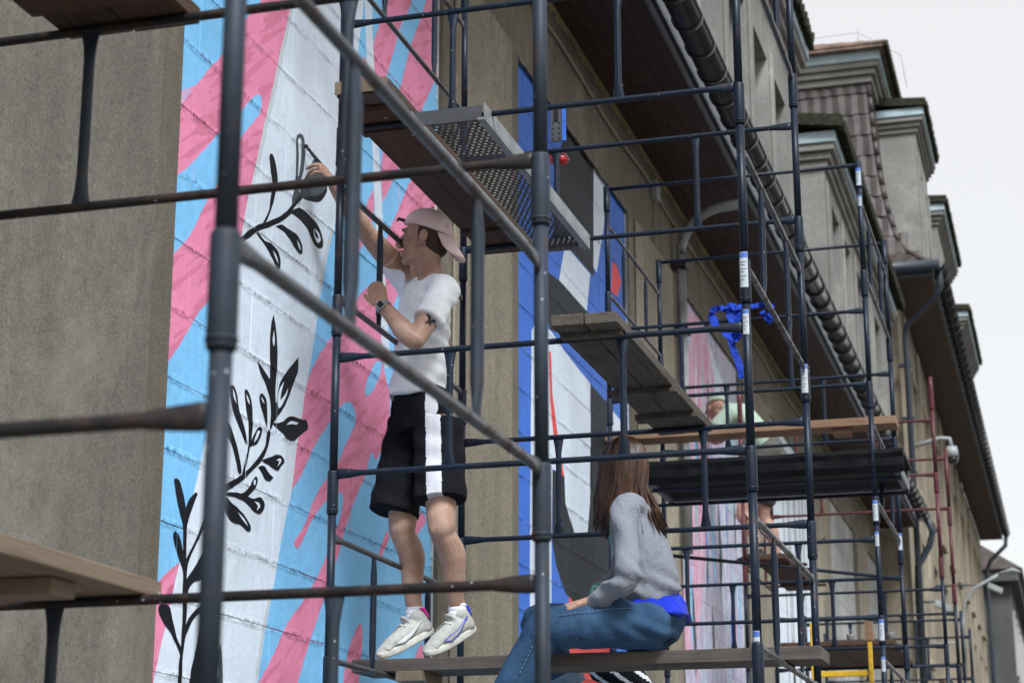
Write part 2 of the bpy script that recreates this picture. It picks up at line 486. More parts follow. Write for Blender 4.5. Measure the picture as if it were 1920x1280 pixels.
# mansard tile courses between the dormers
def tile_course(w, n):
    """one course of n interlocking tiles, running +Y, tilted face +X; scalloped lower edge"""
    q = MB()
    for i in range(n):
        y = i * w
        lip = 0.012 + 0.006 * rnd.random()
        q.hexa([(0.0, y, 0), (lip + 0.02, y, -0.0), (lip + 0.02, y + w * 0.92, -0.012), (0, y + w * 0.92, -0.012), (-0.09, y, 0.40), (-0.07, y, 0.40), (-0.07, y + w * .92, 0.40), (-0.09, y + w * .92, 0.40)])
    return q
for k in range(11):
    z = SOFZ + 0.30 + k * 0.34
    x = 0.60 - (z - SOFZ) * 0.235
    q = tile_course(0.28, 11)
    o = q.build('tile_course', M['tile'], A, (x + 0.06, 21.5, z))

def box_dormer(parent, xf, xb, y0, y1, z0, zc, wins, wallmat, depth=0.34, zl=None, zs=None, near_side=True, roofh=0.16, over=0.25, rise=0.2):
    """stucco dormer: front at x = xf, from y0 to y1; windows (a, b) recessed; moulded cornice, flashing, tile roof"""
    zl = zl if zl is not None else zc - 0.9
    zs = zs if zs is not None else z0 + 0.9
    w = MB()
    xs = sorted(wins)
    cur = y0
    for a, b in xs:
        w.box((xf - depth, cur, zs), (xf, a, zl)); cur = b
    w.box((xf - depth, cur, zs), (xf, y1, zl))
    w.box((xf - depth, y0, zl), (xf, y1, zc)); w.box((xf - depth, y0, z0), (xf, y1, zs))
    w.box((xb, y0, z0), (xf - depth, y0 + 0.2, zc)); w.box((xb, y1 - 0.2, z0), (xf - depth, y1, zc))
    w.build('dormer_wall', wallmat, parent)
    # thin pilaster strips between the windows
    strips = [y0 + 0.12] + [(xs[i][1] + xs[i + 1][0]) / 2 for i in range(len(xs) - 1)] + [y1 - 0.12]
    for y in strips:
        q = MB(); q.box((xf, y - 0.085, z0), (xf + 0.035, y + 0.085, zl + 0.12)); q.build('pilaster', wallmat, parent, bevel=0.008)
    for a, b in xs:
        f = MB()
        xg = xf - depth + 0.06
        f.box((xg, a, zs), (xg + 0.05, a + 0.07, zl)); f.box((xg, b - 0.07, zs), (xg + 0.05, b, zl))
        f.box((xg, a + .07, zl - 0.07), (xg + 0.05, b - .07, zl)); f.box((xg, a + .07, zs), (xg + 0.05, b - .07, zs + 0.07))
        f.box((xg, (a + b) / 2 - 0.03, zs + .07), (xg + 0.045, (a + b) / 2 + 0.03, zl - .07))
        fo = f.build('window', M['frame_white'], parent)
        g_ = MB(); g_.box((xg + 0.01, a + 0.07, zs + .07), (xg + 0.02, b - 0.07, zl - .07)); g_.build('pane', M['glass'], fo)
    # cornice: three stepped mouldings, then flashing, then the roof slab with a scalloped tile edge
    for j, (pr_, za, zb) in enumerate(((0.05, -0.30, -0.20), (0.10, -0.20, -0.10), (0.16, -0.10, 0.0))):
        q = MB(); q.box((xb, y0 - pr_, zc + za), (xf + pr_, y1 + pr_, zc + zb - 0.003)); q.build('cornice', wallmat, parent, bevel=0.012)
    q = MB(); q.box((xb, y0 - 0.19, zc), (xf + 0.19, y1 + 0.19, zc + 0.16)); q.build('flashing', M['flash'], parent, bevel=0.01)
    q = MB()
    zr = zc + 0.165
    q.hexa([(xb, y0 - over, zr + rise), (xf + over, y0 - over, zr), (xf + over, y1 + over, zr), (xb, y1 + over, zr + rise),
            (xb, y0 - over, zr + rise + roofh), (xf + over, y0 - over, zr + roofh), (xf + over, y1 + over, zr + roofh), (xb, y1 + over, zr + rise + roofh)])
    ro = q.build('roof', M['moss'], parent)
    n = int((y1 - y0 + 2 * over) / 0.2)
    e = MB(); 
    for i in range(n):
        y = y0 - over + 0.1 + i * 0.2
        e.tube([(xf + over - 0.05, y, zr + 0.03), (xf + over + 0.03, y, zr + 0.012 + rnd.uniform(0, .02))], [0.09, 0.085], 8)
    e.build('tile_edge', M['moss'], ro)['kind'] = 'stuff'
    return ro

w1 = [(y, y + 0.95) for y in (11.1, 12.6, 15.2, 16.7, 18.2, 19.55)]
box_dormer(A, 0.5, -0.6, 9.5, 21.2, SOFZ + 0.1, 10.95, w1, M['stone'], 0.34, 10.06, 8.2)
w2 = [(24.85, 25.7), (26.2, 27.05), (27.9, 28.8), (30.4, 31.3)]
box_dormer(A, 0.5, -0.6, 24.15, 32.6, SOFZ + 0.1, 10.9, w2, M['stone'], 0.40, 10.32, 8.2, over=0.3)
# flashing strip on the dormer's near cheek
q = MB(); q.hexa([(0.30, 24.125, 8.6), (0.36, 24.125, 8.6), (0.36, 24.145, 8.6), (0.30, 24.145, 8.6), (-0.10, 24.125, 10.7), (-0.03, 24.125, 10.7), (-0.03, 24.145, 10.7), (-0.10, 24.145, 10.7)]); q.build('cheek_flashing', M['flash'], A)

# downpipe elbow at the end of the eaves
q = MB(); q.tube([(0.88, 34.2, 7.62), (0.98, 34.3, 7.35), (0.9, 34.35, 7.1), (0.68, 34.4, 6.75), (0.66, 34.4, 6.4), (0.66, 34.4, 0.1)], 0.06, 10)
q.build('downpipe', M['pipe'], A)
# cable looped along the wall under the eaves
q = MB(); pts = []
for i in range(60):
    y = 6 + i * 0.46
    sag = 0.045 * abs(math.sin((y - 6) * 1.05)) 
    pts.append((FACE + 0.022, y, 7.235 - sag + 0.01 * math.sin(y * 3.1)))
q.tube(pts, 0.009, 6); q.build('cable', M['cable'], A)
q = MB(); q.tube([(FACE + 0.02, 15.2, 7.2), (FACE + 0.02, 15.2, 6.55), (FACE + 0.02, 15.24, 6.42)], 0.008, 6); q.build('cable', M['cable'], A)
q = MB(); q.box((FACE, 15.13, 7.13), (FACE + 0.06, 15.27, 7.3)); q.build('junction_box', M['plastic_white'], A, bevel=0.008)
# grey conduit that climbs a pier and bends out under the eaves
q = MB(); pts = [(0.11, 16.0, 4.2), (0.11, 16.0, 6.88)]
for i in range(9):
    a = math.pi / 2 * i / 8
    pts.append((0.11 + 0.42 * (1 - math.cos(a)), 16.0, 6.88 + 0.42 * math.sin(a)))
pts.append((0.66, 16.0, 7.31)); q.tube(pts, 0.045, 12); cd = q.build('conduit', M['pipe_grey'], A)
for z in (5.2, 6.15, 6.75):
    q = MB(); q.box((FACE, 15.92, z), (0.17, 16.08, z + 0.05)); q.build('pipe_clamp', M['sc_rust'], cd)

# hook, bolts and stains on the piers
for (y, z) in ((10.75, 4.02), (10.35, 5.85), (25.8, 5.9)):
    q = MB(); q.tube([(FACE + 0.01, y, z), (FACE + 0.07, y, z), (FACE + 0.075, y - 0.05, z + 0.012), (FACE + 0.07, y - 0.11, z)], 0.007, 6); q.build('wall_hook', M['sc_rust'], A)

# ---------------------------------------------------------------- taller building that follows (eaves at 12 m)
B = empty('tall_building', (0, 34.5, 0))
tag(B, 'taller sand coloured building with plum tiled mansard and dormers beyond the murals', 'building')
def bl(o): o.location = (o.location[0], o.location[1] - 34.5, o.location[2]); return o
BX, BZ, BY1 = 0.55, 11.95, 64.0
q = MB()
wb = []
y = 37.0
while y < 62: wb.append((y, y + 1.1)); y += 3.0
floors = [(2.0, 4.2), (5.4, 7.6), (8.6, 10.8)]
q.box((-9, 34.5, 0), (BX - 0.3, BY1, BZ))
cur = 34.5
for a, b in wb:
    q.box((BX - 0.3, cur, 0), (BX, a, BZ)); cur = b
    zz = 0
    for f0, f1 in floors:
        q.box((BX - 0.3, a, zz), (BX, b, f0)); zz = f1
    q.box((BX - 0.3, a, zz), (BX, b, BZ))
q.box((BX - 0.3, cur, 0), (BX, BY1, BZ))
bl(q.build('wall', M['stone_b'], B))
fm = MB(); gmx = MB()
fm.box((-0.24, 0, 0), (-0.19, 0.08, 2.2)); fm.box((-0.24, 1.02, 0), (-0.19, 1.1, 2.2)); fm.box((-0.24, .08, 2.12), (-0.19, 1.02, 2.2)); fm.box((-0.24, .08, 0), (-0.19, 1.02, .08)); fm.box((-0.24, .52, .08), (-0.2, .58, 2.12)); fm.box((-0.24, .08, 1.4), (-0.203, .52, 1.46)); fm.box((-0.24, .58, 1.4), (-0.203, 1.02, 1.46))
sm_ = MB(); sm_.box((0, -0.12, -0.12), (0.10, 1.22, 0.0))
am_ = MB(); am_.box((0, -0.14, 0), (0.045, -0.01, 2.34)); am_.box((0, 1.11, 0), (0.045, 1.24, 2.34)); am_.box((0, -0.01, 2.21), (0.05, 1.11, 2.36))
gmx.box((-0.235, .08, .08), (-0.225, 1.02, 2.12))
fme, gme, sme, ame = fm.mesh('window'), gmx.mesh('pane'), sm_.mesh('sill'), am_.mesh('architrave')
for a, b in wb:
    for f0, f1 in floors:
        wo_ = link('window', fme, M['frame_white'], B, (BX, a - 34.5, f0))
        link('pane', gme, M['glass'], wo_); link('sill', sme, M['stone_b'], wo_); link('architrave', ame, M['stone_b'], wo_)
for k in range(8):                                                    # pilaster strips on the front
    q = MB(); q.box((BX, 35.2 + k * 3.0 + 0.4, 0), (BX + 0.06, 35.2 + k * 3.0 + 0.95, BZ - 0.2)); bl(q.build('pilaster', M['stone_b'], B, bevel=0.01))
# soffit, fascia, gutters
for k in range(6):
    q = MB(); q.box((BX + 0.005 + k * 0.115, 34.3, BZ), (BX + 0.115 + k * 0.115, BY1, BZ + 0.03)); bl(q.build('soffit_board', M['soffit_b'], B))
q = MB(); q.box((-1.5, 33.75, BZ + 0.004), (BX + 0.70, 34.5, BZ + 0.034)); bl(q.build('soffit_board', M['soffit_b'], B))
q = MB(); q.box((BX + 0.70, 33.75, BZ - 0.03), (BX + 0.725, BY1, BZ + 0.2)); q.box((-1.5, 33.72, BZ - 0.03), (BX + 0.725, 33.75, BZ + 0.2)); bl(q.build('fascia_board', M['gutter_trim'], B))
g1 = gutter(B, 1.40, -0.9, BY1 - 34.5, BZ + 0.17, 0.115, 0.62, M['gutter'])
q = MB(); q.tube([(-1.5, 33.6, BZ + 0.12), (1.42, 33.6, BZ + 0.12)], 0.105, 12); bl(q.build('end_gutter', M['pipe'], B))
q = MB(); q.tube([(1.40, 33.75, BZ + 0.1), (1.40, 33.8, BZ - 0.22), (1.3, 33.9, BZ - 0.42), (0.74, 34.2, BZ - 0.80), (0.70, 34.25, BZ - 1.05), (0.70, 34.3, 0.1)], 0.056, 10); bl(q.build('downpipe', M['pipe'], B))
for z in (10.4, 9.4, 8.4):
    q = MB(); q.box((0.55, 34.22, z), (0.78, 34.38, z + 0.05)); bl(q.build('pipe_clamp', M['pipe'], B))
q = MB(); q.tube([(1.40, 63.7, BZ + 0.1), (1.36, 63.7, BZ - 0.25), (0.85, 63.6, BZ - 0.75), (0.72, 63.5, BZ - 1.1), (0.70, 63.5, 0.1)], 0.068, 8); bl(q.build('downpipe', M['pipe'], B))
# mansard: end slope (facing the camera) and street slope, with a flare at the foot
prof = [(0.0, 0.18), (0.35, 0.42), (0.62, 0.85), (0.80, 1.55), (0.92, 2.4), (1.0, 3.3), (1.06, 4.55)]       # inset, height over BZ
q = MB()
for i in range(len(prof) - 1):
    (i0, h0), (i1, h1) = prof[i], prof[i + 1]
    X0, X1 = 1.28 - i0, 1.28 - i1; Y0, Y1 = 33.65 + i0, 33.65 + i1
    q.poly([(-9, Y0, BZ + h0), (X0, Y0, BZ + h0), (X1, Y1, BZ + h1), (-9, Y1, BZ + h1)])
    q.poly([(X0, Y0, BZ + h0), (X0, BY1, BZ + h0), (X1, BY1, BZ + h1), (X1, Y1, BZ + h1)])
bl(q.build('mansard_roof', M['tile'], B))
def pf(h):
    for i in range(len(prof) - 1):
        (i0, h0), (i1, h1) = prof[i], prof[i + 1]
        if h0 <= h <= h1: return i0 + (i1 - i0) * (h - h0) / (h1 - h0)
    return prof[-1][0]
# tile courses on the end slope, one object per course, each tile with its own edge
nc = 12
hs = [0.2, 0.36, 0.56] + [0.56 + (4.5 - 0.56) * (k + 1) / 9 for k in range(9)]
for k in range(len(hs) - 1):
    h0, h1 = hs[k] - 0.03, hs[k + 1] + 0.01
    ia, ib = pf(max(h0, 0.18)), pf(min(h1, 4.55))
    q = MB()
    xr = 1.28 - ia
    x = xr - 0.24
    while x > -2.2:
        w = 0.235; j = rnd.uniform(-0.006, 0.006)
        ya, yb = 33.65 + ia - 0.035 + j, 33.65 + ib - 0.006 + j
        m_ = x + w / 2
        q.poly([(x, ya + .012, BZ + h0), (m_, ya - 0.012, BZ + h0 - .02), (m_, yb - 0.012, BZ + h1), (x, yb + .006, BZ + h1)])
        q.poly([(m_, ya - 0.012, BZ + h0 - .02), (x + w, ya + .012, BZ + h0), (x + w, yb + .006, BZ + h1), (m_, yb - 0.012, BZ + h1)])
        q.poly([(x, ya + .012, BZ + h0), (x, ya + .05, BZ + h0), (x + w, ya + .05, BZ + h0), (x + w, ya + .012, BZ + h0), (m_, ya - .012, BZ + h0 - .02)])
        x -= 0.24
    bl(q.build('tile_course', M['tile'], B))
# rounded hip tiles up the corner
for k in range(14):
    h0, h1 = 0.2 + k * 0.31, 0.2 + (k + 1) * 0.31 + 0.03
    i0, i1 = pf(h0), pf(min(h1, 4.54))
    q = MB(); q.tube([(1.28 - i0 + .01, 33.65 + i0 - .02, BZ + h0), (1.28 - i1 - .0, 33.65 + i1, BZ + h1)], [0.052, 0.046], 8)
    bl(q.build('hip_tile', M['tile'], B))
# top cornice, flashing and the hipped roof above
zt = BZ + 4.55
for (p_, za, zb) in ((0.10, -0.34, -0.2), (0.17, -0.2, -0.08), (0.24, -0.08, 0.04)):
    q = MB(); q.box((-9, 34.71 - p_, zt + za), (0.22 + p_, BY1, zt + zb - .003)); bl(q.build('cornice', M['stone'], B, bevel=0.015))
q = MB(); q.box((-9, 34.71 - 0.28, zt + 0.04), (0.22 + 0.28, BY1, zt + 0.27)); bl(q.build('flashing', M['flash'], B, bevel=0.01))
q = MB()
ze = zt + 0.28
q.poly([(-9, 34.25, ze), (0.62, 34.25, ze), (-3.2, 38.4, ze + 2.0), (-9, 38.4, ze + 2.0)]); q.poly([(0.62, 34.25, ze), (0.62, BY1, ze), (-3.2, BY1, ze + 2.0), (-3.2, 38.4, ze + 2.0)])
q.poly([(-9, 34.25, ze - .06), (0.62, 34.25, ze - .06), (0.62, 34.25, ze), (-9, 34.25, ze)]); q.poly([(0.62, 34.25, ze - .06), (0.62, BY1, ze - .06), (0.62, BY1, ze), (0.62, 34.25, ze)])
q.poly([(-9, 34.25, ze - .06), (-9, BY1, ze - .06), (0.62, BY1, ze - .06), (0.62, 34.25, ze - .06)])
bl(q.build('hipped_roof', M['tile_top'], B))
for k in range(9):                                                    # courses of the hipped roof, seen edge on
    t0, t1 = k / 9, (k + 1) / 9
    ya, yb = 34.25 + 4.15 * t0 - 0.02, 34.25 + 4.15 * t1
    za, zb = ze + 2.0 * t0 + 0.055, ze + 2.0 * t1 + 0.012
    xa, xb = 0.62 - 3.82 * t0, 0.62 - 3.82 * t1
    q = MB(); n = int((xa + 2.6) / 0.24)
    for i in range(max(n, 1)):
        x = xa - (i + 1) * 0.24
        q.hexa([(x, ya, za - .05), (x + .22, ya, za - .05), (x + .22, yb, zb - .04), (x, yb, zb - .04), (x, ya, za + rnd.uniform(-.008, .012)), (x + .22, ya, za), (x + .22, yb, zb), (x, yb, zb)])
    bl(q.build('tile_course', M['tile_top'], B))
e = MB()
for i in range(60): e.tube([(0.60, 34.3 + i * 0.22, ze - .02), (0.68, 34.3 + i * 0.22, ze - .03)], [0.10, 0.09], 8)
o = bl(e.build('tile_edge', M['moss'], B)); o['kind'] = 'stuff'
q = MB(); q.tube([(0.1, 34.6, ze + 0.2), (0.1, 34.6, ze + 0.5)], 0.006, 6); q.tube([(-1.2, 35.4, ze + 0.75), (0.1, 34.6, ze + 0.42), (0.85, 35.2, ze + .1), (0.9, 35.6, ze - 0.4)], 0.005, 6); bl(q.build('lightning_wire', M['pipe_grey'], B))
Bd = [(36.1, 39.0), (42.0, 46.6), (51.0, 56.5)]
for (a, b) in Bd:
    L = b - a
    ws = [(a + L * t - 0.4, a + L * t + 0.4) for t in ((0.28, 0.72) if L < 4 else (0.2, 0.5, 0.8))]
    n0 = len(B.children)
    before = set(B.children)
    box_dormer(B, 0.98, -1.2, a, b, BZ + 0.5, BZ + 3.95, ws, M['stone'], 0.3, BZ + 3.1, BZ + 1.3)
    for c in B.children:
        if c not in before: bl(c)
# small fittings on the tall building
q = MB(); q.tube([(BX, 36.0, 9.25), (1.1, 36.0, 9.4), (1.28, 36.0, 9.38), (1.31, 36.0, 9.2)], 0.04, 8); q.tube([(1.31, 36.0, 9.22), (1.31, 36, 9.02)], [0.10, 0.13], 12)
co = q.build('dome_camera', M['plastic_white']); tag(co, 'white dome security camera on a bent arm under the tall building eaves', 'camera')
q = MB(); q.tube([(1.31, 36, 9.02), (1.31, 36, 8.95), (1.31, 36, 8.88)], [0.115, 0.10, 0.04], 12); q.build('dome', M['glass'], co)
for (x, y, z, lab) in ((1.02, 34.9, 6.15, 'small white floodlight beside the downpipe at the eaves end'), (1.75, 40.5, 7.2, 'small white floodlight on a bracket far along the tall building')):
    r = empty('floodlight', (BX, y, z)); tag(r, lab, 'floodlight', 'wall floodlights')
    q = MB(); q.hexa([(x - BX - .14, -.02, -.02), (x - BX + .14, -.02, -.16), (x - BX + .14, .16, -.16), (x - BX - .14, .16, -.02), (x - BX - .10, -.02, .08), (x - BX + .18, -.02, -.06), (x - BX + .18, .16, -.06), (x - BX - .10, .16, .08)]); q.build('housing', M['plastic_white'], r, bevel=.01)
    q = MB(); q.tube([(0, 0.07, 0.05), (x - BX - .05, .07, .05)], 0.02, 6); q.build('bracket', M['pipe'], r)

# ---------------------------------------------------------------- farther buildings down the street
C1 = empty('far_building', (0.3, 66, 0)); tag(C1, 'dim grey building with shallow roof past the tall sand coloured one', 'building')
q = MB(); q.box((-8, 0, 0), (1.05, 18, 10.8)); q.build('wall', M['stone_dark'], C1)
q = MB(); q.box((-8, -0.4, 10.8), (1.35, 18.4, 11.2)); q.build('cornice', M['stone_dark'], C1, bevel=.03)
q = MB(); q.hexa([(-8, -.5, 11.21), (1.5, -.5, 11.21), (1.5, 18.5, 11.21), (-8, 18.5, 11.21), (-8, 2, 13.4), (-1.4, 2, 13.4), (-1.4, 16, 13.4), (-8, 16, 13.4)]); q.build('roof', M['tile'], C1)
for k in range(7):
    for z in (1.2, 4.6, 7.8):
        f = MB(); f.box((1.05, 1.0 + k * 2.5, z), (1.11, 2.1 + k * 2.5, z + 2.2)); fo = f.build('window', M['frame_white'], C1)
        f = MB(); f.box((1.11, 1.1 + k * 2.5, z + .1), (1.12, 2.0 + k * 2.5, z + 2.1)); f.build('pane', M['glass'], fo)
# street lamp arm
L_ = empty('street_lamp', (1.3, 36.3, 0)); tag(L_, 'thin curved arm street lamp on the tall building front', 'street lamp')
q = MB(); q.tube([(0, 0, 5.2), (0.0, 0, 6.0), (0.06, 0, 6.35), (0.25, 0, 6.6), (0.75, 0, 6.86)], 0.028, 8); q.tube([(-0.75, 0, 5.6), (0, 0, 5.6)], 0.02, 6); q.build('arm', M['pipe_grey'], L_)
q = MB(); q.tube([(0.7, 0, 6.84), (0.95, 0, 6.9), (1.1, 0, 6.86)], [(0.03, 0.05), (0.05, 0.09), (0.02, 0.05)], 10, up=(0, 0, 1)); q.build('lamp_head', M['pipe_grey'], L_)

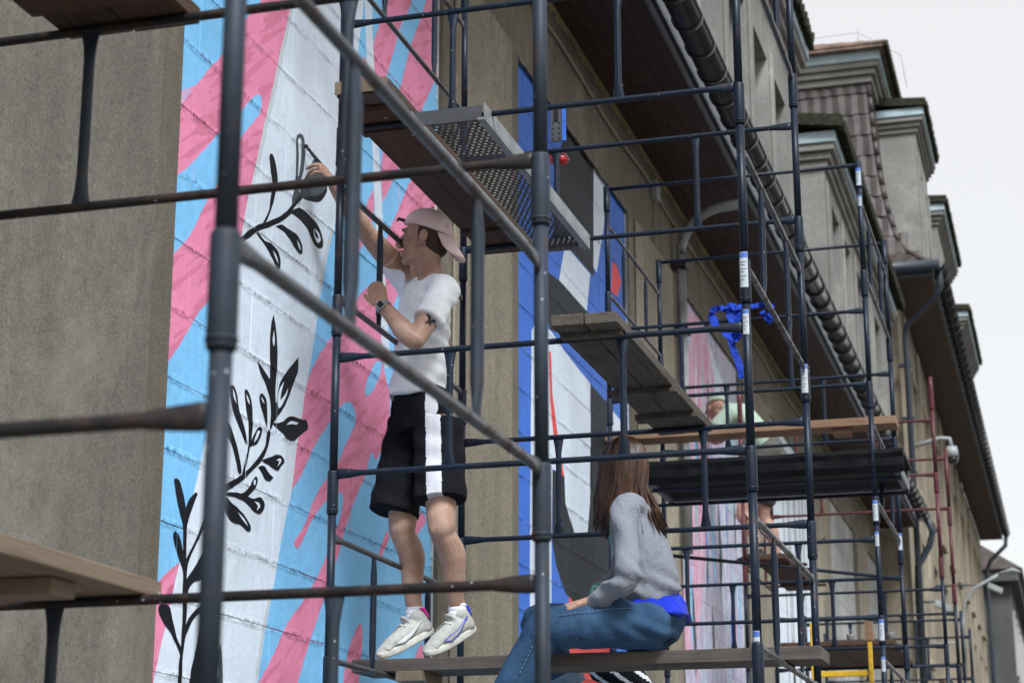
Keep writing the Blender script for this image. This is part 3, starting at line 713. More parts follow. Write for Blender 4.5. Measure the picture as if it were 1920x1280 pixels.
# ---------------------------------------------------------------- painted shapes on the facade: (paint, [(along, height), ...]) in metres
MURAL_LEAVES = [
    ('pink', [(6.321, 4.544), (6.393, 4.591), (6.498, 4.662), (6.593, 4.773), (6.67, 4.836), (6.765, 4.949), (6.862, 5.07), (6.959, 5.173), (7.071, 5.282), (7.175, 5.441), (7.471, 5.635), (7.409, 5.445), (7.353, 5.287), (7.272, 5.078), (7.225, 4.926), (7.152, 4.744), (7.093, 4.566), (7.034, 4.397), (6.997, 4.317), (6.971, 4.185), (6.926, 4.087), (6.832, 3.954), (6.702, 3.819), (6.61, 3.744), (6.549, 3.681), (6.49, 3.609), (6.41, 3.524), (6.327, 3.444), (6.246, 3.372), (6.178, 4)]),
    ('lilac', [(6.317, 4.497), (6.325, 4.554), (6.392, 4.595), (6.449, 4.616), (6.396, 4.556), (6.335, 4.5)]),
    ('blue', [(6.209, 4.118), (6.324, 4.202), (6.399, 4.249), (6.493, 4.33), (6.625, 4.45), (6.676, 4.504), (6.75, 4.551), (6.848, 4.641), (6.928, 4.72), (7.004, 4.797), (7.079, 4.849), (7.114, 4.846), (7.117, 4.807), (7.088, 4.753), (7.004, 4.67), (6.932, 4.606), (6.85, 4.494), (6.743, 4.351), (6.688, 4.272), (6.601, 4.183), (6.512, 4.047), (6.442, 3.974), (6.369, 3.91), (6.314, 3.861), (6.221, 3.802)]),
    ('white', [(7.483, 5.641), (7.409, 5.445), (7.353, 5.287), (7.272, 5.078), (7.225, 4.926), (7.152, 4.744), (7.093, 4.566), (7.034, 4.397), (6.997, 4.317), (6.971, 4.185), (6.904, 4.033), (6.847, 3.856), (6.793, 3.661), (6.755, 3.431), (6.704, 3.244), (6.67, 3.151), (6.648, 3.086), (6.62, 3.026), (6.596, 2.942), (6.57, 2.872), (6.521, 2.726), (6.489, 2.641), (6.472, 2.592), (6.428, 2.47), (6.403, 2.411), (6.364, 2.295), (6.347, 2.223), (7.27, 2.299), (7.287, 2.348), (7.358, 2.606), (7.413, 2.745), (7.454, 2.88), (7.52, 3.063), (7.575, 3.192), (7.611, 3.343), (7.623, 3.422), (7.665, 3.521), (7.703, 3.678), (7.74, 3.774), (7.817, 4.038), (7.88, 4.266), (7.991, 4.53), (8.102, 4.862), (8.187, 5.228), (8.256, 5.57), (8.322, 5.863), (8.372, 6.065)]),
    ('line', [(7.409, 5.445), (7.353, 5.287), (7.272, 5.078), (7.225, 4.926), (7.152, 4.744), (7.093, 4.566), (7.067, 4.467), (7.106, 4.48), (7.132, 4.573), (7.197, 4.761), (7.271, 4.944), (7.319, 5.098), (7.389, 5.303), (7.44, 5.459)]),
    ('line', [(7.95, 4.516), (7.841, 4.255), (7.779, 4.027), (7.817, 4.038), (7.88, 4.266), (7.991, 4.53)]),
    ('line', [(7.38, 2.741), (7.325, 2.603), (7.255, 2.345), (7.287, 2.348), (7.358, 2.606), (7.413, 2.745)]),
    ('pink', [(6.521, 2.726), (6.489, 2.641), (6.472, 2.592), (6.428, 2.47), (6.403, 2.411), (6.364, 2.295), (6.347, 2.223), (6.207, 2.211), (6.222, 2.515), (6.37, 2.64), (6.444, 2.69)]),
    ('rose', [(6.489, 2.641), (6.472, 2.592), (6.412, 2.578), (6.442, 2.626)]),
    ('pink', [(8.612, 5.92), (8.663, 6.204), (9.122, 6.423), (9.042, 6.193), (8.984, 6.087), (8.868, 5.967), (8.799, 5.831), (8.707, 5.659), (8.55, 5.427), (8.412, 5.23), (8.503, 5.408), (8.472, 5.545), (8.457, 5.675), (8.529, 5.802)]),
    ('pink', [(8.317, 5.55), (8.37, 5.564), (8.402, 5.414), (8.396, 5.253), (8.217, 4.987), (8.174, 4.86), (8.124, 4.843), (8.147, 4.934), (8.234, 5.19)]),
    ('pink', [(9.292, 6.307), (9.396, 6.554), (9.666, 6.683), (9.539, 5.991), (9.393, 5.826), (9.201, 5.579), (9.058, 5.388), (8.897, 5.177), (8.748, 5), (8.642, 4.882), (8.598, 5.113), (8.762, 5.381), (8.854, 5.549), (8.923, 5.712), (9.052, 5.95), (9.179, 6.121)]),
    ('pink', [(9.002, 5.086), (9.324, 5.425), (9.599, 5.624), (9.615, 5.087), (9.372, 4.854), (9.091, 4.618), (8.849, 4.431), (8.716, 4.224), (8.653, 4.375), (8.649, 4.599), (8.752, 4.775), (8.86, 4.898)]),
    ('pink', [(8.507, 4.913), (8.529, 4.796), (8.446, 4.647), (8.291, 4.488), (8.393, 4.767)]),
    ('white', [(8.312, 6.036), (8.334, 5.786), (8.372, 5.533), (8.427, 5.386), (8.481, 5.113), (8.537, 4.798), (8.591, 4.525), (8.634, 4.286), (8.695, 4.025), (8.804, 4.052), (8.743, 4.316), (8.691, 4.555), (8.645, 4.834), (8.582, 5.121), (8.504, 5.397), (8.478, 5.577), (8.432, 5.839), (8.418, 6.087)]),
    ('pink', [(8.305, 4.269), (8.389, 4.34), (8.534, 4.424), (8.634, 4.286), (8.695, 4.025), (8.811, 3.914), (8.803, 3.747), (8.63, 3.522), (8.551, 3.586), (8.492, 3.447), (8.41, 3.369), (8.316, 3.265), (8.233, 3.144), (8.166, 3.024), (8.075, 2.892), (7.962, 2.743), (7.841, 2.585), (7.71, 2.381), (7.678, 2.333), (7.254, 2.298), (7.287, 2.344), (7.374, 2.412), (7.478, 2.513), (7.573, 2.625), (7.709, 2.711), (7.825, 2.798), (7.949, 2.916), (8.095, 3.089), (8.157, 3.159), (8.198, 3.259), (8.189, 3.295), (8.128, 3.294), (7.992, 3.232), (7.887, 3.162), (7.803, 3.099), (7.718, 2.995), (7.66, 2.953), (7.623, 2.963), (7.621, 2.986), (7.725, 3.06), (7.798, 3.156), (7.833, 3.203), (7.942, 3.299), (8.092, 3.423), (8.138, 3.454), (8.248, 3.574), (7.894, 3.425), (7.781, 3.392), (7.666, 3.27), (7.574, 3.199), (7.611, 3.343), (7.623, 3.422), (7.665, 3.521), (7.702, 3.693), (7.759, 3.781), (7.873, 3.9), (7.967, 3.978), (8.097, 4.078), (8.209, 4.186)]),
    ('blue', [(8.594, 4.035), (8.678, 4.056), (8.658, 3.985), (8.572, 3.883), (8.471, 3.821), (8.439, 3.851), (8.494, 3.934), (8.543, 3.989)]),
    ('blue', [(8.096, 3.672), (8.168, 3.724), (8.237, 3.751), (8.294, 3.743), (8.339, 3.704), (8.321, 3.645), (8.248, 3.574), (8.138, 3.454), (8.062, 3.374), (7.942, 3.299), (7.833, 3.203), (7.665, 3.116), (7.575, 3.192), (7.666, 3.27), (7.781, 3.392), (7.815, 3.441), (7.956, 3.56)]),
    ('pink', [(9.303, 3.409), (9.39, 3.396), (9.375, 3.345), (9.274, 3.298), (9.217, 3.241), (9.229, 3.346)]),
    ('pink', [(8.79, 3.229), (8.838, 3.199), (8.758, 3.115), (8.693, 3.055), (8.676, 3.084)]),
    ('pink', [(8.448, 2.729), (8.486, 2.688), (8.471, 2.577), (8.433, 2.395), (8.229, 2.379), (8.29, 2.575), (8.393, 2.695)]),
    ('pink', [(9.218, 2.62), (9.338, 2.741), (9.426, 2.668), (9.348, 2.471), (9.167, 2.456)]),
    ('black', [(6.912, 4.124), (7.092, 4.253), (7.235, 4.317), (7.382, 4.396), (7.485, 4.478), (7.525, 4.532), (7.583, 4.593), (7.628, 4.588), (7.599, 4.545), (7.51, 4.477), (7.477, 4.432), (7.384, 4.367), (7.248, 4.295), (7.121, 4.237), (7.048, 4.184), (6.949, 4.124)]),
    ('black', [(7.47, 4.433), (7.511, 4.469), (7.571, 4.495), (7.647, 4.497), (7.771, 4.494), (7.839, 4.462), (7.869, 4.422), (7.851, 4.388), (7.806, 4.371), (7.747, 4.378), (7.685, 4.42), (7.608, 4.435), (7.532, 4.438)]),
    ('white', [(7.741, 4.456), (7.814, 4.449), (7.836, 4.419), (7.791, 4.395), (7.751, 4.415)]),
    ('black', [(7.754, 4.453), (7.795, 4.437), (7.809, 4.424), (7.777, 4.416), (7.756, 4.43)]),
    ('black', [(7.305, 4.318), (7.368, 4.349), (7.47, 4.355), (7.557, 4.358), (7.609, 4.334), (7.619, 4.289), (7.582, 4.275), (7.519, 4.288), (7.474, 4.309), (7.412, 4.324)]),
    ('white', [(7.546, 4.334), (7.585, 4.319), (7.593, 4.296), (7.567, 4.303)]),
    ('black', [(7.133, 4.233), (7.186, 4.216), (7.283, 4.23), (7.355, 4.214), (7.382, 4.181), (7.373, 4.136), (7.338, 4.133), (7.289, 4.164), (7.228, 4.191), (7.164, 4.209), (7.106, 4.224)]),
    ('white', [(7.291, 4.204), (7.333, 4.19), (7.353, 4.162), (7.317, 4.178)]),
    ('black', [(7.168, 4.286), (7.236, 4.369), (7.237, 4.428), (7.261, 4.493), (7.232, 4.553), (7.21, 4.614), (7.243, 4.634), (7.274, 4.62), (7.294, 4.587), (7.316, 4.543), (7.307, 4.505), (7.278, 4.425), (7.243, 4.362), (7.207, 4.303)]),
    ('grey', [(7.509, 4.575), (7.51, 4.642), (7.509, 4.727), (7.503, 4.807), (7.544, 4.848), (7.595, 4.849), (7.619, 4.79), (7.607, 4.7), (7.563, 4.607), (7.544, 4.529), (7.485, 4.478), (7.472, 4.494)]),
    ('white', [(7.523, 4.799), (7.546, 4.826), (7.566, 4.81), (7.567, 4.722), (7.548, 4.638), (7.536, 4.633), (7.54, 4.738)]),
    ('grey', [(7.564, 4.587), (7.646, 4.691), (7.711, 4.774), (7.742, 4.796), (7.758, 4.77), (7.685, 4.686), (7.615, 4.594), (7.556, 4.533)]),
    ('grey', [(7.638, 4.626), (7.721, 4.723), (7.81, 4.779), (7.888, 4.727), (7.885, 4.67), (7.81, 4.599), (7.688, 4.565), (7.586, 4.548)]),
    ('black', [(7.807, 4.635), (7.89, 4.706), (7.885, 4.67), (7.81, 4.599), (7.688, 4.565), (7.593, 4.548), (7.68, 4.586)]),
    ('black', [(7.315, 3.921), (7.348, 3.872), (7.374, 3.773), (7.376, 3.679), (7.365, 3.593), (7.376, 3.539), (7.392, 3.557), (7.398, 3.627), (7.452, 3.681), (7.531, 3.746), (7.606, 3.802), (7.611, 3.742), (7.567, 3.68), (7.513, 3.599), (7.463, 3.542), (7.398, 3.483), (7.354, 3.447), (7.329, 3.409), (7.322, 3.428), (7.329, 3.474), (7.318, 3.542), (7.268, 3.591), (7.202, 3.631), (7.165, 3.677), (7.234, 3.655), (7.305, 3.628), (7.299, 3.693), (7.287, 3.768), (7.291, 3.864)]),
    ('white', [(7.326, 3.854), (7.342, 3.806), (7.332, 3.779), (7.313, 3.798)]),
    ('white', [(7.503, 3.638), (7.489, 3.598), (7.428, 3.537), (7.401, 3.521), (7.391, 3.566), (7.41, 3.618), (7.454, 3.657), (7.424, 3.593), (7.42, 3.563), (7.465, 3.593)]),
    ('black', [(7.349, 3.446), (7.451, 3.473), (7.519, 3.515), (7.591, 3.531), (7.646, 3.528), (7.719, 3.545), (7.746, 3.521), (7.729, 3.496), (7.639, 3.452), (7.587, 3.417), (7.516, 3.409), (7.443, 3.427), (7.373, 3.435)]),
    ('white', [(7.493, 3.471), (7.544, 3.501), (7.629, 3.51), (7.611, 3.497), (7.551, 3.488)]),
    ('black', [(7.295, 3.411), (7.251, 3.457), (7.208, 3.5), (7.2, 3.531), (7.226, 3.553), (7.279, 3.533), (7.289, 3.482)]),
    ('white', [(7.222, 3.534), (7.245, 3.527), (7.258, 3.512), (7.229, 3.519)]),
    ('black', [(7.047, 3.526), (7.09, 3.528), (7.133, 3.478), (7.145, 3.406), (7.135, 3.329), (7.113, 3.276), (7.088, 3.193), (7.07, 3.156), (7.049, 3.156), (7.084, 3.233), (7.101, 3.29), (7.107, 3.345), (7.089, 3.42), (7.056, 3.481)]),
    ('white', [(7.07, 3.509), (7.093, 3.496), (7.106, 3.472), (7.078, 3.484)]),
    ('black', [(6.896, 3.502), (6.941, 3.519), (6.981, 3.486), (6.997, 3.427), (7.055, 3.375), (7.099, 3.312), (7.09, 3.292), (7.032, 3.338), (6.964, 3.388), (6.923, 3.441)]),
    ('white', [(6.933, 3.501), (6.961, 3.479), (6.974, 3.446), (6.941, 3.47)]),
    ('black', [(7.111, 3.292), (7.15, 3.348), (7.195, 3.394), (7.239, 3.406), (7.236, 3.373), (7.191, 3.318), (7.143, 3.301)]),
    ('white', [(7.196, 3.383), (7.218, 3.383), (7.194, 3.346), (7.158, 3.32), (7.167, 3.344)]),
    ('black', [(7.295, 3.406), (7.335, 3.408), (7.302, 3.322), (7.246, 3.26), (7.147, 3.198), (7.071, 3.145), (6.951, 3.087), (6.853, 3.043), (6.818, 3.043), (6.888, 3.095), (7.018, 3.146), (7.109, 3.197), (7.217, 3.271), (7.279, 3.334), (7.286, 3.383)]),
    ('black', [(6.894, 3.361), (6.938, 3.333), (7.001, 3.269), (7.051, 3.19), (7.048, 3.167), (7.017, 3.161), (6.985, 3.224), (6.938, 3.278), (6.869, 3.299), (6.825, 3.337), (6.852, 3.365)]),
    ('black', [(7.245, 3.265), (7.333, 3.296), (7.411, 3.324), (7.469, 3.324), (7.488, 3.309), (7.461, 3.285), (7.412, 3.247), (7.342, 3.257), (7.268, 3.258)]),
    ('white', [(7.396, 3.295), (7.447, 3.315), (7.454, 3.297), (7.41, 3.27), (7.431, 3.297)]),
    ('black', [(7.21, 3.23), (7.274, 3.252), (7.316, 3.224), (7.374, 3.214), (7.336, 3.189), (7.286, 3.186), (7.25, 3.211)]),
    ('black', [(6.818, 3.045), (6.916, 3.068), (6.998, 3.081), (7.076, 3.091), (7.132, 3.125), (7.151, 3.156), (7.191, 3.191), (7.215, 3.173), (7.196, 3.137), (7.124, 3.088), (7.189, 3.089), (7.248, 3.111), (7.299, 3.093), (7.291, 3.06), (7.243, 3.033), (7.178, 3.035), (7.138, 3.053), (7.052, 3.064), (6.963, 3.059)]),
    ('white', [(7.19, 3.078), (7.233, 3.084), (7.252, 3.066), (7.215, 3.044), (7.229, 3.067)]),
    ('white', [(7.171, 3.169), (7.193, 3.168), (7.184, 3.144), (7.167, 3.15)]),
    ('black', [(6.818, 3.041), (6.918, 3.047), (6.966, 3.033), (7.04, 3.02), (7.105, 3.001), (7.161, 2.975), (7.164, 2.949), (7.121, 2.944), (7.061, 2.96), (6.973, 2.954), (6.936, 2.972), (6.898, 2.995)]),
    ('white', [(7.031, 3.006), (7.096, 2.99), (7.135, 2.966), (7.075, 2.982)]),
    ('black', [(6.878, 3.098), (6.807, 2.999), (6.754, 2.94), (6.733, 2.907), (6.686, 2.852), (6.613, 2.772), (6.586, 2.721), (6.582, 2.672), (6.642, 2.719), (6.724, 2.803), (6.811, 2.861), (6.836, 2.707), (6.656, 2.678), (6.595, 2.631), (6.602, 2.523), (6.595, 2.502), (6.632, 2.544), (6.708, 2.584), (6.763, 2.6), (6.766, 2.575), (6.71, 2.558), (6.648, 2.522), (6.603, 2.467), (6.589, 2.421), (6.581, 2.369), (6.59, 2.243), (6.563, 2.241), (6.55, 2.365), (6.562, 2.382), (6.526, 2.416), (6.473, 2.456), (6.427, 2.478), (6.38, 2.506), (6.354, 2.544), (6.448, 2.563), (6.486, 2.503), (6.524, 2.444), (6.563, 2.414), (6.566, 2.518), (6.555, 2.621), (6.556, 2.696), (6.521, 2.73), (6.475, 2.779), (6.452, 2.824), (6.473, 2.841), (6.51, 2.827), (6.544, 2.772), (6.539, 2.861), (6.512, 2.899), (6.48, 2.942), (6.456, 2.999), (6.44, 3.025), (6.452, 3.038), (6.489, 3.034), (6.526, 2.99), (6.549, 2.94), (6.582, 2.985), (6.631, 3.015), (6.65, 3.013), (6.605, 2.944), (6.573, 2.887), (6.567, 2.861), (6.574, 2.748), (6.59, 2.768), (6.662, 2.848), (6.72, 2.935), (6.771, 3.013), (6.828, 3.088)]),
    ('black', [(6.653, 2.248), (6.65, 2.321), (6.68, 2.39), (6.717, 2.496), (6.774, 2.543), (6.836, 2.501), (6.873, 2.42), (6.879, 2.267)]),
    ('grey', [(6.918, 2.467), (6.941, 2.382), (6.952, 2.273), (6.879, 2.267), (6.874, 2.41)]),
    ('white', [(6.895, 2.396), (6.91, 2.348), (6.893, 2.317), (6.883, 2.37)]),
]
MURAL_COBALT = [
    ('char', [(12.456, 6.751), (12.287, 6.597), (12.06, 6.282), (11.996, 5.947), (12.121, 5.833), (12.473, 5.835), (13.181, 5.841), (13.172, 6.005), (13.206, 6.719), (13.332, 6.868)]),
    ('white', [(13.209, 6.78), (13.678, 6.818), (13.602, 6.725), (13.552, 6.455), (13.511, 6.346), (13.267, 5.904), (13.168, 5.92)]),
    ('white', [(12.308, 5.783), (12.473, 5.827), (13.066, 5.831), (12.94, 5.513), (12.156, 5.515)]),
    ('char', [(11.917, 5.489), (12.156, 5.515), (12.94, 5.513), (13.281, 5.501), (13.689, 5.482), (11.936, 5.093), (11.629, 5.23), (11.699, 5.472)]),
    ('red', [(13.783, 6.155), (13.946, 6.162), (14.087, 6.068), (13.93, 5.908), (13.731, 5.889)]),
    ('white', [(11.562, 5.043), (11.458, 4.968), (11.424, 4.16), (11.39, 3.129), (11.35, 2.637), (11.886, 2.681), (11.92, 3.645), (11.957, 4.147), (11.984, 4.156), (12.262, 4.167), (12.285, 3.981), (12.538, 3.808), (12.885, 3.864), (12.973, 4.104), (13.005, 4.469), (13.028, 4.991), (12.316, 5.043), (11.936, 5.093)]),
    ('char', [(13.028, 4.991), (13.539, 4.97), (13.524, 4.713), (14.071, 4.478), (14.05, 3.655), (12.998, 3.288), (12.594, 3.323), (12.267, 3.371), (12.038, 3.522), (11.946, 3.652), (11.957, 4.147), (12.262, 4.167), (12.285, 3.981), (12.538, 3.808), (12.885, 3.864), (12.973, 4.104), (13.005, 4.469)]),
    ('white', [(13.555, 4.957), (14.011, 4.927), (13.999, 4.756), (13.541, 4.717)]),
    ('red', [(11.865, 4.937), (11.933, 4.944), (11.968, 4.658), (12.167, 4.287), (12.262, 4.163), (12.149, 4.152), (12.041, 4.254), (11.899, 4.605)]),
    ('red', [(12.365, 3.362), (12.608, 3.321), (12.998, 3.288), (13.644, 3.288), (13.615, 2.824), (12.529, 2.734), (12.288, 3.133)]),
]
MURAL_PASTEL = [
    ('pastel', [(16.603, 6.352), (16.745, 6.493), (17.021, 6.653), (17.236, 6.692), (17.424, 6.691), (17.663, 6.638), (17.85, 6.575), (18.045, 6.359), (18.17, 6.226), (18.16, 5.791), (17.727, 5.175), (17.301, 4.097), (16.687, 3.31), (16.118, 3.48), (16.212, 4.886), (16.447, 5.662)]),
    ('white', [(17.85, 6.575), (18.349, 6.435), (18.935, 6.298), (19.371, 6.056), (18.855, 5.832), (18.378, 6.057), (18.045, 6.359)]),
]

# ---------------------------------------------------------------- murals: every block of the bay is its own painted piece
COURSE, BL, Z0 = 0.276, 0.60, 0.648
def clip_rect(poly, x0, x1, z0, z1):
    for ax, val, sgn in ((0, x0, 1), (0, x1, -1), (1, z0, 1), (1, z1, -1)):
        out = []
        for i in range(len(poly)):
            a, b = poly[i], poly[(i + 1) % len(poly)]
            da, db = sgn * (a[ax] - val), sgn * (b[ax] - val)
            if da >= 0: out.append(a)
            if (da >= 0) != (db >= 0):
                t = da / (da - db)
                out.append((a[0] + (b[0] - a[0]) * t, a[1] + (b[1] - a[1]) * t))
        poly = out
        if len(poly) < 3: return []
    return poly

def smooth_poly(p, it=1):
    """one round of corner cutting that keeps sharp tips"""
    for _ in range(it):
        out = []; n = len(p)
        for i in range(n):
            a, b, c = p[i - 1], p[i], p[(i + 1) % n]
            v1 = Vector((a[0] - b[0], a[1] - b[1])); v2 = Vector((c[0] - b[0], c[1] - b[1]))
            if v1.length < 1e-6 or v2.length < 1e-6: continue
            ang = v1.angle(v2)
            if ang < 1.15: out.append(b)
            else:
                out.append((b[0] + v1.x * 0.22, b[1] + v1.y * 0.22)); out.append((b[0] + v2.x * 0.22, b[1] + v2.y * 0.22))
        p = out
    return p

def ragged_poly(p, seed):
    """hand-painted edge: split long sides and let the line wander a few millimetres"""
    out = []
    for i in range(len(p)):
        a, b = p[i], p[(i + 1) % len(p)]
        L = math.hypot(b[0] - a[0], b[1] - a[1])
        n = max(1, int(L / 0.035))
        for k in range(n):
            u, v = a[0] + (b[0] - a[0]) * k / n, a[1] + (b[1] - a[1]) * k / n
            w = 0.0035
            out.append((u + w * noise.noise(Vector((u * 24, v * 24, seed))), v + w * noise.noise(Vector((u * 24, v * 24, seed + 9.5)))))
    return out

def mural(name, label, bay, base, shapes, paints, soft=0):
    y0, y1 = bay
    root = empty(name, (0, (y0 + y1) / 2, 0))
    tag(root, label, 'mural')
    cy = (y0 + y1) / 2
    slots = [base] + sorted({c for c, _ in shapes if c != base})
    mats = [M['m_' + paints.get(c, c)] for c in slots]
    tris = []                                                          # (layer, slot, triangle, bbox)
    for li, (c, p) in enumerate(shapes):
        p = smooth_poly(p, soft) if soft else p
        p = ragged_poly(p, li * 1.7)
        vs = [Vector((a, b, 0)) for a, b in p]
        for t in tessellate_polygon([vs]):
            tr = [p[i] for i in t]
            xs = [q[0] for q in tr]; zs = [q[1] for q in tr]
            if (xs[1] - xs[0]) * (zs[2] - zs[0]) - (xs[2] - xs[0]) * (zs[1] - zs[0]) < 0: tr = tr[::-1]
            tris.append((li + 1, slots.index(c), tr, min(xs), max(xs), min(zs), max(zs)))
    def painted(mb, x0, x1, z0, z1, xface, pool=None):
        for li, si, tr, a, b, c, d in (tris if pool is None else pool):
            if b <= x0 or a >= x1 or d <= z0 or c >= z1: continue
            pl = clip_rect(tr, x0, x1, z0, z1)
            if len(pl) >= 3:
                xf_ = xface if callable(xface) else (lambda u, v: xface)
                mb.poly([(xf_(q[0], q[1]) + 0.00003 * li, q[0] - cy, q[1]) for q in pl], si)
    def top_slot(u, v):
        for li, si, tr, a, b, c, d in reversed(tris):
            if a <= u <= b and c <= v <= d:
                if all((tr[(i + 1) % 3][0] - tr[i][0]) * (v - tr[i][1]) - (tr[(i + 1) % 3][1] - tr[i][1]) * (u - tr[i][0]) >= 0 for i in range(3)): return si
        return 0
    mo = MB(); mo.box((-0.0085, y0 - cy, 0.55), (-0.0031, y1 - cy, TOPZ), 0)
    painted(mo, y0, y1, 0.55, TOPZ, -0.0029)
    mo.build('mortar', mats, root)
    r = 0
    z = Z0
    while z < TOPZ:
        za, zb = z, min(z + COURSE, TOPZ)
        off = -(BL / 2) * (r % 2) - 0.1
        y = y0 + off
        while y < y1:
            ya, yb = max(y + 0.0007, y0), min(y + BL - 0.0007, y1)
            if yb - ya > 0.02 and zb - za > 0.02:
                q = MB()
                za, zb = z + rnd.choice((0, 0, 0, 0.0006)), min(z + COURSE - rnd.choice((0, 0, 0, 0.0006)), TOPZ)
                d = rnd.uniform(-0.0012, 0.0012)
                e = lambda: rnd.uniform(0.0, 0.0012)
                c4 = [(ya + e(), za + e()), (yb - e(), za + e()), (yb - e(), zb - e()), (ya + e(), zb - e())]
                X0, X1, Z_0, Z_1 = max(c[0] for c in (c4[0], c4[3])), min(c[0] for c in (c4[1], c4[2])), max(c[1] for c in c4[:2]), min(c[1] for c in c4[2:])
                ins = 0.0016
                back = [(-0.0030, a - cy, b) for a, b in ((ya, za), (yb, za), (yb, zb), (ya, zb))]
                fr = [(d, a - cy, b) for a, b in ((X0 + ins, Z_0 + ins), (X1 - ins, Z_0 + ins), (X1 - ins, Z_1 - ins), (X0 + ins, Z_1 - ins))]
                n = len(q.v); q.v += back + fr
                # the slot under most of the block decides the colour of its narrow edge
                q.face((n + 4, n + 5, n + 6, n + 7), 0)
                mids = ((ya + yb) / 2, za), (yb, (za + zb) / 2), ((ya + yb) / 2, zb), (ya, (za + zb) / 2)
                for i in range(4):
                    j = (i + 1) % 4
                    q.face((n + i, n + j, n + 4 + j, n + 4 + i), top_slot(*mids[i]))
                pool = [t_ for t_ in tris if not (t_[4] <= ya or t_[3] >= yb or t_[6] <= za or t_[5] >= zb)]
                ax, bx, az, bz = X0 + ins, X1 - ins, Z_0 + ins, Z_1 - ins
                painted(q, ax, bx, az, bz, d + 0.00003, pool)
                bk = -0.0030 if rnd.random() < 0.15 else d - 0.0008; h = d - bk
                painted(q, ax, bx, za, az, lambda u, v: bk + h * (v - za) / (az - za), pool)
                painted(q, ax, bx, bz, zb, lambda u, v: bk + h * (zb - v) / (zb - bz), pool)
                painted(q, ya, ax, az, bz, lambda u, v: bk + h * (u - ya) / (ax - ya), pool)
                painted(q, bx, yb, az, bz, lambda u, v: bk + h * (yb - u) / (yb - bx), pool)
                q.build('block', mats, root)
            y += BL
        z += COURSE; r += 1
    return root
mural('mural', 'mural of black leafy branches on white, pink and sky blue bands beside the man', BAYS[0], 'blue', MURAL_LEAVES, {}, 2)
mural('mural', 'mural of cobalt blue, charcoal and white shapes behind the seated woman', BAYS[1], 'cobalt', MURAL_COBALT, {})
pr_ = random.Random(3)
for k in range(70):
    y = pr_.uniform(16.25, 19.3); z = pr_.uniform(2.5, 6.3); h = pr_.uniform(0.25, 1.1); w = pr_.uniform(0.03, 0.12); l = pr_.uniform(-.12, .12)
    if z + h > 6.6: continue
    MURAL_PASTEL.append((pr_.choice(['white', 'white', 'teal', 'teal', 'blue', 'lilac', 'grey', 'pastel', 'cobalt']), [(y, z), (y + w, z + h * .3), (y + w * .7 + l, z + h * .75), (y + l, z + h), (y - w * .6 + l * .5, z + h * .6)]))
mural('mural', 'unfinished mural of pink and pastel streaks behind the person in pale green', BAYS[2], 'scrawl', MURAL_PASTEL, {}, 2)
# fourth bay: white with thin upright black lines
stripes = []
for k, y in enumerate((22.6, 22.95, 23.1, 23.5, 23.62, 24.0, 24.3)):
    stripes.append(('black', [(y, 3.2), (y + 0.05, 3.2), (y + 0.05, 6.2), (y, 6.3)]))
stripes.append(('black', [(22.9, 3.1), (23.3, 2.9), (23.2, 3.5), (23.05, 4.3), (22.95, 3.6)]))
mural('mural', 'white mural with thin upright black lines, far along the wall past the pastel one', BAYS[3], 'stripe', stripes, {})
# bays still waiting for paint
for b, lab in ((BAYS[4], 'pale grey primed wall panel awaiting paint, nearest of the two past the murals'), (BAYS[5], 'narrow pale grey primed wall panel last before the tall building')):
    r = empty('primed_panel', (0, (b[0] + b[1]) / 2, 0)); tag(r, lab, 'wall panel')
    z = Z0
    while z < TOPZ - 0.02:
        q = MB(); q.box((-0.011, b[0] - r.location[1], z + 0.003), (rnd.uniform(-.001, .002), b[1] - r.location[1], min(z + COURSE - 0.003, TOPZ))); q.build('course', M['primer'], r)
        z += COURSE

# ---------------------------------------------------------------- scaffold: stacked ladder frames, two along the wall then two across it
FW, FH = 1.717, 0.75
def frame_meshes():
    """frame lies in its local XZ plane: posts at x = 0 and x = FW, z from 0 (socket foot) to FH"""
    rails = MB()
    for z in (0.165, 0.655):
        x = [0.016, 0.03, 0.07, 0.12, FW - 0.12, FW - 0.07, FW - 0.03, FW - 0.016]
        r = [(0.021, 0.006), (0.022, 0.007), (0.019, 0.009), (0.0125, 0.0125), (0.0125, 0.0125), (0.019, 0.009), (0.022, 0.007), (0.021, 0.006)]
        rails.tube([(a, 0, z) for a in x], r, 10, up=(0, 0, 1))
    post = MB()
    post.tube([(0, 0, 0.165), (0, 0, FH)], 0.0172, 14)
    post.tube([(0, 0, 0.0), (0, 0, 0.006), (0, 0, 0.17), (0, 0, 0.178)], [0.0215, 0.0228, 0.0228, 0.0205], 14)
    post.tube([(0, 0, 0.012), (0, 0, 0.018)], 0.0245, 14)
    up = MB()
    z = [0.172, 0.178, 0.21, 0.25, 0.57, 0.61, 0.642, 0.648]
    r = [(0.027, 0.004), (0.026, 0.005), (0.020, 0.010), (0.0145, 0.0145), (0.0145, 0.0145), (0.020, 0.010), (0.026, 0.005), (0.027, 0.004)]
    up.tube([(0, 0, a) for a in z], r, 10, up=(1, 0, 0))
    return rails.mesh('frame'), post.mesh('post'), up.mesh('upright')
RAILS, POST, UPR = frame_meshes()
VAR = {}
def variant(me, mat):
    k = (me.name, mat)
    if k not in VAR:
        c = me.copy(); c.materials.clear(); c.materials.append(M[mat]); VAR[k] = c
    return VAR[k]
